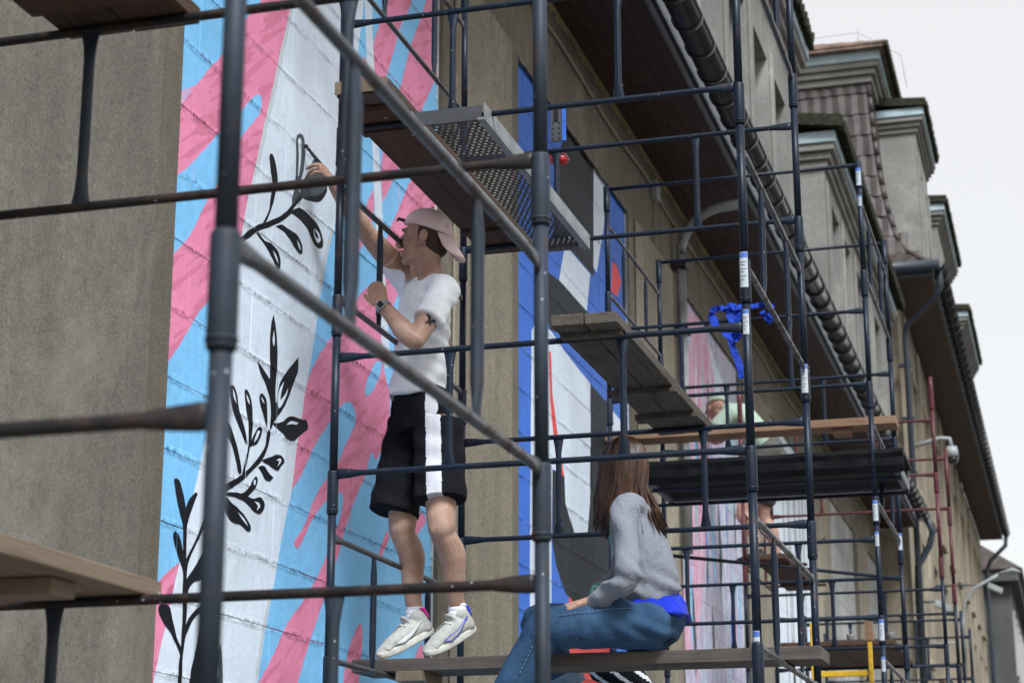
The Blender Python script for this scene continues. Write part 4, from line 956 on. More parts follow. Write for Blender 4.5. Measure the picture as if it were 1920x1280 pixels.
def frame(tower, x, y, z, across, pm='sc_blue', rm='sc_blue', um=None):
    """x, y, z relative to the tower; across = frame stands across the wall (along X), else along it (Y)"""
    f = link('frame', variant(RAILS, rm), M[rm], tower, (x, y, z))
    if not across: f.rotation_euler = (0, 0, math.pi / 2)
    for a in (0, FW): link('post', variant(POST, pm), M[pm], f, (a, 0, 0))
    for a in (0.29, 0.71): link('upright', variant(UPR, um or rm), M[um or rm], f, (FW * a, 0, 0))
    return f
def tower(name, label, x, y, z0, n, first_across, mats, top_rail=False, skip=()):
    t = empty(name, (x, y, z0)); tag(t, label, 'scaffold tower', 'scaffold towers along the wall')
    for k in range(n):
        ac = (k % 2 == 0) == first_across
        pm, rm, um = mats(k, ac)
        for side in (0, 1):
            if (k, side) in skip: continue
            if ac: frame(t, 0, side * FW, k * FH, True, pm, rm, um)
            else: frame(t, side * FW, 0, k * FH, False, pm, rm, um)
    for a in (0, FW):
        for b in (0, FW):
            q = MB(); q.tube([(a, b, -z0 + 0.012), (a, b, 0.1)], 0.016, 10); q.box((a - .06, b - .06, -z0), (a + .06, b + .06, -z0 + .012)); q.build('base_jack', M['galv_dark'], t)
    if top_rail:
        for side in (0, 1):
            q = MB(); q.tube([(0, side * FW, n * FH + 0.16), (FW, side * FW, n * FH + 0.16)], 0.0125, 10); q.build('top_rail', M['sc_blue'], t)
            for a in (0, FW):
                q = MB(); q.tube([(a, side * FW, n * FH), (a, side * FW, n * FH + 0.006), (a, side * FW, n * FH + 0.18)], [0.0215, 0.0228, 0.0228], 14); q.build('collar', M['sc_blue'], t)
    return t
XI = 0.363
def m1(k, ac): return ('sc_grey', 'sc_rust' if ac else 'sc_worn', 'sc_grey')
def m2(k, ac):
    return ('sc_blue', ('sc_rust' if k == 3 else 'sc_blue') if ac else 'sc_worn', 'sc_blue')
def m3(k, ac): return ('sc_blue', 'sc_blue' if ac else 'sc_worn', 'sc_blue')
T1 = tower('scaffold_tower', 'scaffold tower nearest the camera, its rusty rails and posts out of focus', XI, 2.397, 0.077, 6, True, m1)
T2 = tower('scaffold_tower', 'dark blue scaffold tower that the painting man stands in', XI, 7.149, 0.0, 9, True, m2)
T3 = tower('scaffold_tower', 'dark blue scaffold tower carrying the black sheeted deck, third from the camera', XI, 12.083, 0.702, 7, False, m3, True)
def m4(k, ac): return ('sc_red' if k >= 5 else 'sc_blue', 'sc_red' if k >= 5 else 'sc_blue', 'sc_red' if k >= 5 else 'sc_blue')
T4 = tower('scaffold_tower', 'far scaffold tower with oxide red upper frames over dark blue ones', 0.45, 16.9, 0.285, 7, True, m4, False, {(5, 1)})
for b_ in (0, FW): link('post', variant(POST, 'sc_red'), M['sc_red'], T4, (FW, b_, 5 * FH))
def m5(k, ac): return ('sc_blue', 'sc_blue', 'sc_blue')
T5 = tower('scaffold_tower', 'low dark blue scaffold tower farthest along the wall', 0.333, 21.7, 0.6, 5, True, m5)
# red post stubs on top of the far tower
for a in (0, FW):
    q = MB(); q.tube([(a, 0, 7 * FH), (a, 0, 7 * FH + .01), (a, 0, 7 * FH + .2), (a, 0, 7 * FH + .3)], [0.022, 0.0235, 0.0235, 0.018], 12); q.build('collar', M['sc_red'], T4)
# flat diagonal brace inside the third tower
q = MB(); q.tube([(0.01, 0.02, 3.62 - .702), (0.06, 0.08, 3.62 - .702), (FW - 0.06, FW - 0.06, 3.60 - .702), (FW - 0.01, FW - 0.02, 3.60 - .702)], [(0.022, 0.006), (0.0125, 0.0125), (0.0125, 0.0125), (0.022, 0.006)], 10, up=(0, 0, 1)); q.build('diagonal_brace', M['sc_blue'], T3)

# stickers wrapped on the outer posts
def sticker(t, x, y, z, h, big=True):
    n = 9; r = 0.0236 if big else 0.0182
    def arc(z0, z1, rr, a0=-2.35, a1=-0.85):
        q = MB()
        for i in range(n):
            b0, b1 = a0 + (a1 - a0) * i / n, a0 + (a1 - a0) * (i + 1) / n
            q.poly([(x + rr * math.cos(b0), y + rr * math.sin(b0), z0), (x + rr * math.cos(b1), y + rr * math.sin(b1), z0), (x + rr * math.cos(b1), y + rr * math.sin(b1), z1), (x + rr * math.cos(b0), y + rr * math.sin(b0), z1)])
        return q
    s = arc(z, z + h, r).build('sticker', M['sticker'], t)
    arc(z + h * 0.84, z + h * 0.985, r + 0.0004, -2.3, -0.9).build('sticker_band', M['sticker_blue'], s)
    for j, (u, w) in enumerate(((0.70, 0.9), (0.62, 0.7), (0.5, 0.95), (0.42, 0.5), (0.3, 0.8), (0.2, 0.6))):
        arc(z + h * u, z + h * (u + 0.022), r + 0.0004, -2.2, -2.2 + 1.2 * w).build('sticker_print', M['sticker_ink'], s)
sticker(T2, FW, 0, 3.81, 0.145); sticker(T2, FW, 0, 3.62, 0.1, False)
sticker(T2, FW, FW, 3.79, 0.14); sticker(T2, FW, 0, 2.33, 0.14, False)
sticker(T3, FW, 0, 5.26, 0.12); sticker(T3, FW, 0, 5.12, 0.07, False); sticker(T3, FW, 0, 3.02, 0.13); sticker(T3, FW, 0, 2.86, .09, False)
sticker(T3, FW, 0, 2.27, 0.13); sticker(T3, FW, 0, 2.08, 0.09, False); sticker(T3, FW, FW, 3.1, 0.12)

# ---------------------------------------------------------------- planks and decks
def plank(name, label, a, b, mat, mats_end=None, battens=(), bmat=None, parts=1, axis='y', tilt=0.0, cat='plank', gap=0.004):
    """board(s) from corner a to corner b; split in `parts` across its width; battens (pos, w, over) nailed under it"""
    c = ((a[0] + b[0]) / 2, (a[1] + b[1]) / 2, a[2])
    r = empty(name, c); tag(r, label, cat, 'planks and decks on the scaffold')
    A_, B_ = [a[i] - c[i] for i in range(3)], [b[i] - c[i] for i in range(3)]
    w = 0 if axis == 'y' else 1
    W = (B_[w] - A_[w]) / parts
    for k in range(parts):
        p0, p1 = list(A_), list(B_)
        p0[w] = A_[w] + W * k + gap / 2; p1[w] = A_[w] + W * (k + 1) - gap / 2
        l = 1 - w
        p0[l] += rnd.uniform(-.012, .012); p1[l] += rnd.uniform(-.012, .012)
        q = MB(); q.box(p0, p1, 0, 0.0015); q.build('board', mat, r, bevel=0.003)
    for (pos, bw, bh, ov) in battens:
        q = MB()
        if axis == 'y': q.box((A_[0] - ov, pos - c[1], -bh), (B_[0] + ov, pos - c[1] + bw, -0.001), 0, .001)
        else: q.box((pos - c[0], A_[1] - ov, -bh), (pos - c[0] + bw, B_[1] + ov, -0.001), 0, .001)
        q.build('batten', bmat or mat, r, bevel=0.002)
    return r
zr = lambda base, k, i: base + k * FH + (0.165, 0.655)[i] + 0.0135
# near tower: overhead boards and the low board at the left edge
plank('plank_deck', 'dark boards overhead at the top left corner, on the nearest tower', (0.76, 2.3, zr(.077, 4, 1)), (1.14, 4.19, zr(.077, 4, 1) + 0.045), M['plywood'], battens=[(3.87, 0.10, 0.03, -0.012)], bmat=M['plywood'], parts=2)  # shade of the undersides is put into the dark board colour
plank('plank', 'pale new wood plank at the lower left edge on the nearest tower', (0.80, 2.3, zr(.077, 2, 1)), (1.10, 4.2, zr(.077, 2, 1) + 0.042), M['wood_y_new'], battens=[(3.78, 0.11, 0.04, -0.06)], bmat=M['wood_y_new'])
# second tower, upper deck: plywood plank and the perforated steel deck
zc = zr(0, 6, 0)
plank('plank', 'thick plank with yellow sawn end over the man, on top of the plywood', (0.43, 6.9, zc + 0.034), (0.665, 7.55, zc + 0.095), M['wood_y_old'])
q = MB(); q.box((0.432, 6.884, zc + .036), (0.663, 6.890, zc + .093)); yo = q.build('sawn_end', M['wood_y_new']); yo.parent = bpy.data.objects['plank.001']; yo.matrix_parent_inverse = Matrix.Translation(-Vector(bpy.data.objects['plank.001'].location))
plank('plywood_sheet', 'brown plywood sheet beside the steel deck over the man', (0.43, 7.02, zc), (0.715, 9.02, zc + 0.03), M['plywood'], battens=[(7.20, 0.05, 0.018, 0.0), (8.6, .05, .018, 0)], bmat=M['plywood'])
sdk = empty('steel_deck', (0.875, 7.945, zc - 0.066)); tag(sdk, 'perforated galvanised steel deck hooked on the rails over the man', 'scaffold deck')
q = MB(); w2_, l2_ = 0.128, 0.89
hexr = 0.0085
# perforated pan: rows of slots with raised lips, built as a ribbed plate with real holes
nx, ny = 9, 58
dx, dy = 2 * w2_ / nx, 2 * l2_ / ny
for i in range(nx):
    for j in range(ny):
        x0, y0 = -w2_ + i * dx, -l2_ + j * dy
        sx = x0 + dx * (0.5 + (0.22 if j % 2 else -0.22)); sy = y0 + dy / 2
        hw, hh = dx * 0.21, dy * 0.28
        q.poly([(x0, y0, 0), (x0 + dx, y0, 0), (sx + hw, sy - hh, 0), (sx - hw, sy - hh, 0)])
        q.poly([(x0 + dx, y0, 0), (x0 + dx, y0 + dy, 0), (sx + hw, sy + hh, 0), (sx + hw, sy - hh, 0)])
        q.poly([(x0 + dx, y0 + dy, 0), (x0, y0 + dy, 0), (sx - hw, sy + hh, 0), (sx + hw, sy + hh, 0)])
        q.poly([(x0, y0 + dy, 0), (x0, y0, 0), (sx - hw, sy - hh, 0), (sx - hw, sy + hh, 0)])
pan = q.build('perforated_pan', M['galv_dark'], sdk, (0, 0, 0.052))
for s_ in (-1, 1):
    q = MB(); xx = s_ * 0.145
    q.box((xx - 0.017, -l2_ - .01, -0.012), (xx + 0.017, l2_ + .01, 0.0), 0); q.box((xx + s_ * 0.013, -l2_ - .01, 0.0), (xx + s_ * 0.017, l2_ + .01, 0.062), 0)
    q.build('side_channel', M['galv'], sdk, bevel=0.001)
for s_ in (-1, 1):
    q = MB(); q.box((-0.145, s_ * l2_ - .006, -0.008), (0.145, s_ * l2_ + .006, 0.055)); q.build('end_plate', M['galv_dark'], sdk)
    for hx in (-0.085, 0.06):
        q = MB(); yy = s_ * (l2_ + 0.0)
        rail_y = (7.149 if s_ < 0 else 7.149 + FW) - 7.945
        pts = []
        for a in range(9):
            an = math.pi * a / 8
            pts.append((hx, rail_y - math.cos(an) * 0.019 * -s_, 0.052 + 0.019 * math.sin(an)))
        pts.append((hx, rail_y - 0.019 * s_ * -1 * -1, 0.03))
        q.tube(pts, [(0.003, 0.024)] * len(pts), 8, up=(0, 0, 1)); q.build('hook', M['galv'], sdk)
# second tower, middle deck of two grey boards
plank('plank_deck', 'pair of weathered grey boards with cross battens above the woman', (1.33, 6.98, zr(0, 4, 1)), (1.60, 9.02, zr(0, 4, 1) + 0.045), M['wood_y_old'], battens=[(7.09, 0.08, 0.02, -0.01), (8.05, 0.09, 0.028, 0.015), (8.55, 0.09, 0.028, 0.015)], bmat=M['wood_y_old'], parts=2)
# the board the man stands on and the woman sits on
plank('plank', 'long grey plank the man stands on and the woman straddles', (0.215, 7.80, zr(0, 3, 0)), (2.235, 8.08, zr(0, 3, 0) + 0.055), M['wood_x_old'], axis='x', parts=1)
zs_ = zr(0, 3, 0)
bk = empty('wood_block', (0.48, 7.9, zs_ - 0.045)); tag(bk, 'short pale wood block under the plank below the man shoes', 'wood block')
q = MB(); q.box((-.06, -.12, 0), (.06, .16, .044)); q.build('block', M['wood_y_new'], bk, bevel=.002)
# third tower: new plank across, sheeted black deck, boards below
plank('plank', 'reddish new plank laid across the third tower above the black deck', (-0.02, 13.45, 4.655), (2.13, 13.68, 4.712), M['wood_x_new'], axis='x')
plank('plank', 'short wood offcut below the end of the reddish plank', (1.66, 13.5, 4.615), (1.80, 13.66, 4.653), M['wood_x_new'], axis='x')
dk = empty('sheeted_deck', (1.43, 12.4, 3.885)); tag(dk, 'black sheeted work deck with steel edge beam on the third tower', 'scaffold deck')
for yy in (-0.26, 0.26):
    q = MB(); q.tube([(-1.12, yy, 0.118), (0.82, yy, 0.118)], 0.0125, 10); q.build('bearer', M['sc_blue'], dk)
q = MB(); q.box((-0.80, 0.285, 0.145), (0.82, 0.34, 0.275)); q.box((-0.80, -0.30, 0.13), (-0.76, 0.27, 0.2)); q.box((0.78, -0.30, 0.13), (0.82, 0.27, 0.2)); q.build('edge_beam', M['beam'], dk, bevel=.004)
q = MB(); q.box((-0.76, -0.30, 0.165), (0.78, 0.268, 0.19)); q.build('deck_board', M['tarp'], dk)
q = MB(); n_ = 60; rg = []
for i in range(n_ + 1):
    x = -0.84 + 1.68 * i / n_
    w_ = 0.008 * noise.noise(Vector((x * 6, 1.3, 0))); w2 = 0.010 * noise.noise(Vector((x * 4, 4.3, 0))); w3 = .006 * noise.noise(Vector((x * 14, 7.3, 0)))
    rg.append([(x, -0.325 + w_, 0.150 + w2), (x, -0.335 + w_, 0.19 + w3), (x, -0.33 + w3, 0.24 + w3), (x, -0.335 + w_, 0.275 + w2), (x, -0.31, 0.305 + w2), (x, -0.2, 0.30 + w3), (x, 0.3, 0.29 + w3), (x, 0.3, 0.27), (x, -0.28, 0.275), (x, -0.31, 0.24), (x, -0.31, 0.2), (x, -.31 + w_, 0.150 + w2)])
q.loft(rg, 0, True, False); q.build('black_sheeting', M['tarp'], dk)
plank('plank', 'brown plank the person in pale green stands on', (0.55, 16.7, 4.235), (0.85, 18.8, 4.28), M['plywood'], battens=[(16.98, .08, .02, .14), (18.3, .08, .02, .14)])
plank('plank', 'low brown plank on the third tower beside the yellow ladder', (0.9, 11.9, zr(.702, 2, 0)), (1.22, 14.0, zr(.702, 2, 0) + .045), M['plywood'], axis='y')
pt = plank('plank_deck', 'dark boards with paint pots low on the far tower', (0.75, 16.75, 3.4635), (1.75, 18.75, 3.505), M['plywood'], axis='y', parts=4)
for (x, y, lab) in ((1.35, 16.95, 'small white paint pot on the low far boards, beside the steel one'), (1.52, 17.0, 'small steel paint pot on the low far boards'), (1.7, 16.9, 'white paint tub at the outer end of the low far boards')):
    r = empty('paint_pot', (x, y, 3.506)); tag(r, lab, 'paint pot')
    q = MB(); q.tube([(0, 0, 0), (0, 0, .07), (0, 0, .073)], [.032, .036, .037], 14); q.build('tub', M['plastic_white'] if 'white' in lab else M['galv'], r)
    q = MB(); q.tube([(-.036, 0, .065), (-.026, 0, .10), (0, 0, .115), (.026, 0, .10), (.036, 0, .065)], .002, 6); q.build('handle', M['galv'], r)
# yellow ladder leaning inside the third tower
ld = empty('step_ladder', (1.62, 12.3, 0)); tag(ld, 'chipped yellow painted metal ladder low inside the third tower', 'ladder')
for x in (0.0, 0.36):
    q = MB(); q.box((x - .014, -.012, 0.02), (x + .014, .012, 3.0 if x else 3.12), 0); q.build('stile', M['yellow'], ld, bevel=.003)
for k in range(9):
    q = MB(); q.box((0.021, -.012, 0.3 + k * 0.31), (0.339, .012, 0.335 + k * 0.31)); q.build('rung', M['yellow'], ld, bevel=.003)
q = MB(); q.box((0.335, -.018, 3.0), (0.385, .018, 3.13)); q.build('stile_cap', M['wood_x_new'], ld)
# blue strap tied round the rails of the second tower
st = empty('tie_strap', (1.27, 12.06, 5.107)); tag(st, 'crumpled bright blue fabric strap knotted on a rail beside the outer post', 'strap')
def ribbon(pts, w, name, tw=0.0):
    q = MB(); L = len(pts); V = [Vector(p) for p in pts]
    # smooth the path
    fine = []
    for i in range(L - 1):
        for k in range(6):
            t = k / 6
            p0, p1, p2, p3 = V[max(i - 1, 0)], V[i], V[i + 1], V[min(i + 2, L - 1)]
            fine.append(0.5 * ((2 * p1) + (p2 - p0) * t + (2 * p0 - 5 * p1 + 4 * p2 - p3) * t * t + (3 * p1 - p0 - 3 * p2 + p3) * t ** 3))
    fine.append(V[-1])
    rings = []
    for i, p in enumerate(fine):
        a = tw * i / len(fine) + 0.9 * math.sin(i * 0.55) + 0.5 * math.sin(i * 1.7)
        d = Vector((math.cos(a) * 0.9, 0.35, math.sin(a))).normalized()
        t = (fine[min(i + 1, len(fine) - 1)] - fine[max(i - 1, 0)]).normalized()
        d = (d - t * d.dot(t)); d = d.normalized() if d.length > .05 else t.orthogonal().normalized()
        nrm = t.cross(d) * 0.0012
        rings.append([p - d * w + nrm, p + d * w + nrm, p + d * w - nrm, p - d * w - nrm])
    q.loft(rings, 0, True, False); return q.build(name, M['strap'], st)
ribbon([(-0.198, -0.016, 0.012), (-0.187, -0.024, 0.062), (-0.132, -0.016, 0.081), (-0.077, 0.016, 0.062), (-0.028, -0.024, 0.074), (0.055, -0.016, 0.081)], 0.022, 'loop', 1.0)
ribbon([(-0.198, -0.016, 0.037), (-0.165, -0.024, -0.037), (-0.099, -0.032, -0.099), (-0.044, -0.032, -0.136), (-0.028, -0.024, -0.099), (-0.055, -0.024, -0.012), (-0.088, -0.016, 0.074), (-0.055, 0.016, 0.093), (-0.022, -0.016, 0.037), (-0.033, -0.032, -0.087), (-0.011, -0.032, -0.136), (-0.066, -0.040, -0.149)], 0.028, 'knot', 3.0)
ribbon([(-0.066, -0.032, -0.136), (-0.055, -0.032, -0.211), (-0.033, -0.024, -0.273), (-0.011, -0.032, -0.347), (-0.006, -0.024, -0.409)], 0.024, 'tail', 0.6)
ribbon([(0.066, -0.016, 0.074), (0.132, -0.016, 0.081), (0.198, -0.024, 0.068), (0.204, -0.024, 0.012), (0.182, -0.032, -0.019), (0.198, -0.024, -0.043), (0.165, -0.016, 0.000), (0.143, -0.024, 0.037)], 0.022, 'loop', 1.5)
# perforated level and red tool hanging behind the steel deck
tl = empty('hand_tool', (0.85, 8.9, 5.2)); tag(tl, 'perforated steel tool with red handle hanging behind the nearest outer post', 'tool')
q = MB(); q.box((-.03, 0, .02), (.03, .012, .20)); q.build('plate', M['galv_dark'], tl, bevel=.002)
q = MB(); q.box((-.012, -.004, .13), (.012, 0, .20)); q.build('rust_patch', M['sc_rust'], tl)
q = MB(); q.box((.032, -.002, .02), (.05, .012, .20)); q.build('blue_edge', M['m_cobalt'], tl)
for i in range(8):
    q = MB(); q.tube([(-.018 + .036 * (i % 2), -.002, .035 + .028 * (i // 2)), (-.018 + .036 * (i % 2), .001, .035 + .028 * (i // 2))], .005, 8); q.build('hole', M['black'], tl)
q = MB(); q.tube([(-.04, 0, -.06), (.0, 0, -.075), (.05, 0, -.085), (.065, 0, -.08)], [.028, .034, .03, .012], 12); q.build('handle', M['red_tool'], tl)

# ---------------------------------------------------------------- joints of the figures (metres, world)
MAN = {
    'head': (0.478, 7.93, 4.405),
    'neck': (0.486, 7.95, 4.234),
    'chest': (0.475, 7.95, 4.107),
    'belly': (0.46, 7.95, 3.855),
    'pelvis': (0.455, 7.96, 3.621),
    'shL': (0.628, 7.79, 4.112),
    'elL': (0.554, 7.59, 3.833),
    'wrL': (0.394, 7.605, 4.009),
    'shR': (0.32, 8.08, 4.301),
    'elR': (0.217, 7.86, 4.443),
    'wrR': (0.146, 7.62, 4.597),
    'hipL': (0.562, 7.9, 3.514),
    'knL': (0.605, 7.83, 3.055),
    'anL': (0.633, 7.98, 2.712),
    'toL': (0.559, 7.84, 2.53),
    'heL': (0.685, 8.02, 2.64),
    'hipR': (0.394, 8.02, 3.551),
    'knR': (0.38, 7.95, 3.086),
    'anR': (0.414, 8.04, 2.716),
    'toR': (0.33, 7.88, 2.541),
    'heR': (0.497, 8.05, 2.65),
    'brush': (0.012, 7.58, 4.8),
    'hemL': (0.596, 7.84, 3.163),
    'hemR': (0.343, 7.93, 3.14),
    'shirt_hem': (0.442, 7.95, 3.662),
    'upright': (0.363, 7.647, 4.1),
}
WOMAN = {
    'head': (1.392, 7.9, 3.277),
    'neck': (1.437, 7.9, 3.165),
    'chest': (1.451, 7.9, 3.025),
    'belly': (1.505, 7.9, 2.806),
    'pelvis': (1.528, 7.92, 2.65),
    'shL': (1.447, 7.74, 3.067),
    'elL': (1.488, 7.6, 2.769),
    'wrL': (1.309, 7.7, 2.664),
    'haL': (1.24, 7.72, 2.631),
    'shR': (1.389, 8.06, 3.15),
    'elR': (1.335, 8.14, 2.87),
    'wrR': (1.211, 8.0, 2.705),
    'hipL': (1.539, 7.8, 2.601),
    'knL': (1.118, 7.66, 2.571),
    'anL': (0.929, 7.7, 2.247),
    'hipR': (1.49, 8.03, 2.653),
    'knR': (0.947, 8.16, 2.664),
    'anR': (1.061, 8.22, 2.41),
}

# ---------------------------------------------------------------- people
def skin_mat(name, a, b):
    m = Mat(name, 0.5, 0.35)
    c = m.ramp(m.noise(12, 6, 0.7), [(0.32, a), (0.66, b)])
    c = m.mix(m.ramp(m.noise(70, 2), [(0.62, 0.0), (0.7, 0.25)]), c, tuple(x * 0.55 for x in a))
    m.color(c); m.b.inputs['Subsurface Weight'].default_value = 0.08; m.b.inputs['Subsurface Radius'].default_value = (0.02, 0.008, 0.004)
    m.bump(m.noise(160, 3), 0.12, 0.002)
    return m.m
def cloth(name, c, weave=500, fold=0.35, rough=0.9, var=0.12):
    m = Mat(name, rough, 0.15)
    c = tuple(c)
    m.color(m.ramp(m.noise(9, 6, 0.65), [(0.3, tuple(x * (1 - var) for x in c)), (0.7, tuple(min(1, x * (1 + var)) for x in c))]))
    m.b.inputs['Sheen Weight'].default_value = 0.1 if max(c) > 0.1 else 0.0
    m.bump(m.noise(11, 3, 0.5, m.pos((1, 1, 0.6)), 1.5), fold * 1.6, 0.03).bump(m.noise(26, 3, 0.5, m.pos((1, 1, 1.6)), 2.0), fold, 0.012).bump(m.noise(weave, 2), 0.2, 0.001)
    return m.m
M['skin'] = skin_mat('skin', (0.33, 0.185, 0.13), (0.49, 0.315, 0.235))
M['skin_f'] = skin_mat('skin_fair', (0.44, 0.25, 0.18), (0.54, 0.33, 0.25))
M['tee'] = cloth('white_cotton', (0.82, 0.83, 0.86), 500, 0.14)
M['shorts'] = cloth('black_jersey', (0.007, 0.007, 0.010))
M['stripe'] = cloth('white_jersey', (0.60, 0.60, 0.64), 500, 0.1)
M['cap'] = cloth('pink_cap_cotton', (0.74, 0.57, 0.55), 500, 0.1)
M['sock'] = cloth('white_sock', (0.72, 0.72, 0.78), 300)
M['suede'] = cloth('pale_grey_suede', (0.44, 0.43, 0.39), 300, 0.25)
M['sole'] = plain('off_white_rubber', (0.58, 0.56, 0.50), 0.6, 0.3, 0, 0.25, 20)
M['logo'] = plain('silver_leather', (0.62, 0.62, 0.64), 0.4)
M['pinktab'] = plain('hot_pink_tab', (0.85, 0.06, 0.36), 0.5)
M['bluetab'] = plain('bright_blue_tab', (0.04, 0.07, 0.65), 0.5)
M['sweat'] = cloth('heather_grey_fleece', (0.225, 0.235, 0.27), 260, 0.3, 0.95, 0.06)
M['print'] = streaky('green_print', [(0.05, 0.22, 0.16), (0.10, 0.42, 0.30), (0.30, 0.55, 0.42)], 6)
M['bluetee'] = cloth('royal_blue_cotton', (0.012, 0.035, 0.50))
dm = Mat('denim', 0.85, 0.2)
c_ = dm.ramp(dm.noise(6, 6, 0.7), [(0.3, (0.018, 0.048, 0.105)), (0.7, (0.048, 0.105, 0.195))])
c_ = dm.mix(dm.ramp(dm.noise(300, 2, 0.6), [(0.55, 0.0), (0.7, 0.4)]), c_, (0.12, 0.21, 0.33))
sp_ = dm.voronoi(13); c_ = dm.mix(dm.ramp(sp_, [(0.025, 0.9), (0.035, 0.0)]), c_, (0.6, 0.2, 0.25))
dm.color(c_); dm.bump(dm.noise(9, 4, .6, dm.pos((1, 1, .6)), 1.5), 0.45, 0.02).bump(dm.noise(500, 2), .2, .001)
M['denim'] = dm.m
M['stitch'] = plain('pale_thread', (0.16, 0.24, 0.34), 0.7)
M['pale_green'] = cloth('pale_green_cotton', (0.36, 0.46, 0.36))
M['hair'] = None
hm = Mat('brown_hair', 0.38, 0.5); hv = hm.noise(40, 4, 0.6, hm.pos((1, 1, 0.12)))
hm.color(hm.ramp(hv, [(0.3, (0.022, 0.010, 0.006)), (0.55, (0.075, 0.034, 0.020)), (0.75, (0.19, 0.095, 0.058))])); M['hair'] = hm.m
M['hair_dark'] = plain('short_brown_hair', (0.05, 0.03, 0.02), 0.7, 0.3, 0, 0.4, 60)
M['eye'] = plain('eye_white', (0.6, 0.58, 0.55), 0.2)
M['ink'] = plain('tattoo_ink', (0.02, 0.035, 0.04), 0.6)

def ell(mb, c, r, n=14, fwd=None):
    """ellipsoid with half axes r, optionally turned so its local X looks along fwd"""
    R = Matrix.Identity(3)
    if fwd is not None:
        R = Vector(fwd).to_track_quat('X', 'Z').to_matrix()
    rings = []
    for i in range(n + 1):
        t = -math.pi / 2 + math.pi * i / n
        t = max(min(t, math.pi / 2 - 0.02), -math.pi / 2 + 0.02)
        rings.append([Vector(c) + R @ Vector((r[0] * math.cos(t) * math.cos(2 * math.pi * j / 16), r[1] * math.cos(t) * math.sin(2 * math.pi * j / 16), r[2] * math.sin(t))) for j in range(16)])
    mb.loft(rings)
def limb(mb, pts, rad, n=16, up=None, caps=True):
    """round-ended tapering limb through pts (Catmull-Rom), rad as for MB.tube"""
    V = [Vector(p) for p in pts]; L = len(V); P, Rr = [], []
    for i in range(L - 1):
        K = 5
        for k in range(K):
            t = k / K
            p0, p1, p2, p3 = V[max(i - 1, 0)], V[i], V[i + 1], V[min(i + 2, L - 1)]
            P.append(0.5 * ((2 * p1) + (p2 - p0) * t + (2 * p0 - 5 * p1 + 4 * p2 - p3) * t * t + (3 * p1 - p0 - 3 * p2 + p3) * t ** 3))
            s = t * t * (3 - 2 * t)
            a, b = rad[i], rad[i + 1]
            if isinstance(a, (tuple, list)): Rr.append((a[0] + (b[0] - a[0]) * s, a[1] + (b[1] - a[1]) * s))
            else: Rr.append(a + (b - a) * s)
    P.append(V[-1]); Rr.append(rad[-1])
    if caps:
        def half(p, d, r, rev):
            o = []
            f = lambda q: (r[0] * q, r[1] * q) if isinstance(r, tuple) else r * q
            m = max(r) if isinstance(r, tuple) else r
            for a in (0.35, 0.65, 0.88, 0.985):
                o.append((p + d * (m * a * 0.8), f(math.sqrt(1 - a * a))))
            return o[::-1] if rev else o
        d0 = (P[0] - P[1]).normalized(); d1 = (P[-1] - P[-2]).normalized()
        h0 = half(P[0], d0, Rr[0], True); h1 = half(P[-1], d1, Rr[-1], False)
        P = [q for q, _ in h0] + P + [q for q, _ in h1]; Rr = [r for _, r in h0] + Rr + [r for _, r in h1]
    mb.tube(P, Rr, n, up=up)
def organic(name, mb, mats, parent, voxel=0.006, it=6, fac=0.5, fold=None, pick=None, org=None):
    """weld overlapping forms into one continuous skin"""
    me = mb.mesh(name + '_src')
    o = bpy.data.objects.new(name + '_src', me); COL.objects.link(o)
    r = o.modifiers.new('r', 'REMESH'); r.mode = 'VOXEL'; r.voxel_size = voxel
    s = o.modifiers.new('s', 'SMOOTH'); s.factor = fac; s.iterations = it
    dg = bpy.context.evaluated_depsgraph_get()
    out = bpy.data.meshes.new_from_object(o.evaluated_get(dg))
    bpy.data.objects.remove(o); bpy.data.meshes.remove(me)
    out.name = name
    if fold is not None:
        ns = [v.normal.copy() for v in out.vertices]
        for v, n in zip(out.vertices, ns):
            v.co += n * fold(v.co, n)
        out.update()
    if not isinstance(mats, (list, tuple)): mats = [mats]
    out.materials.clear()
    for m in mats: out.materials.append(m)
    if pick is not None:
        for p in out.polygons: p.material_index = pick(p.center)
    else:
        for p in out.polygons: p.material_index = 0
    if org is not None: out.transform(Matrix.Translation(-Vector(org)))
    return link(name, out, mats, parent, None, True)

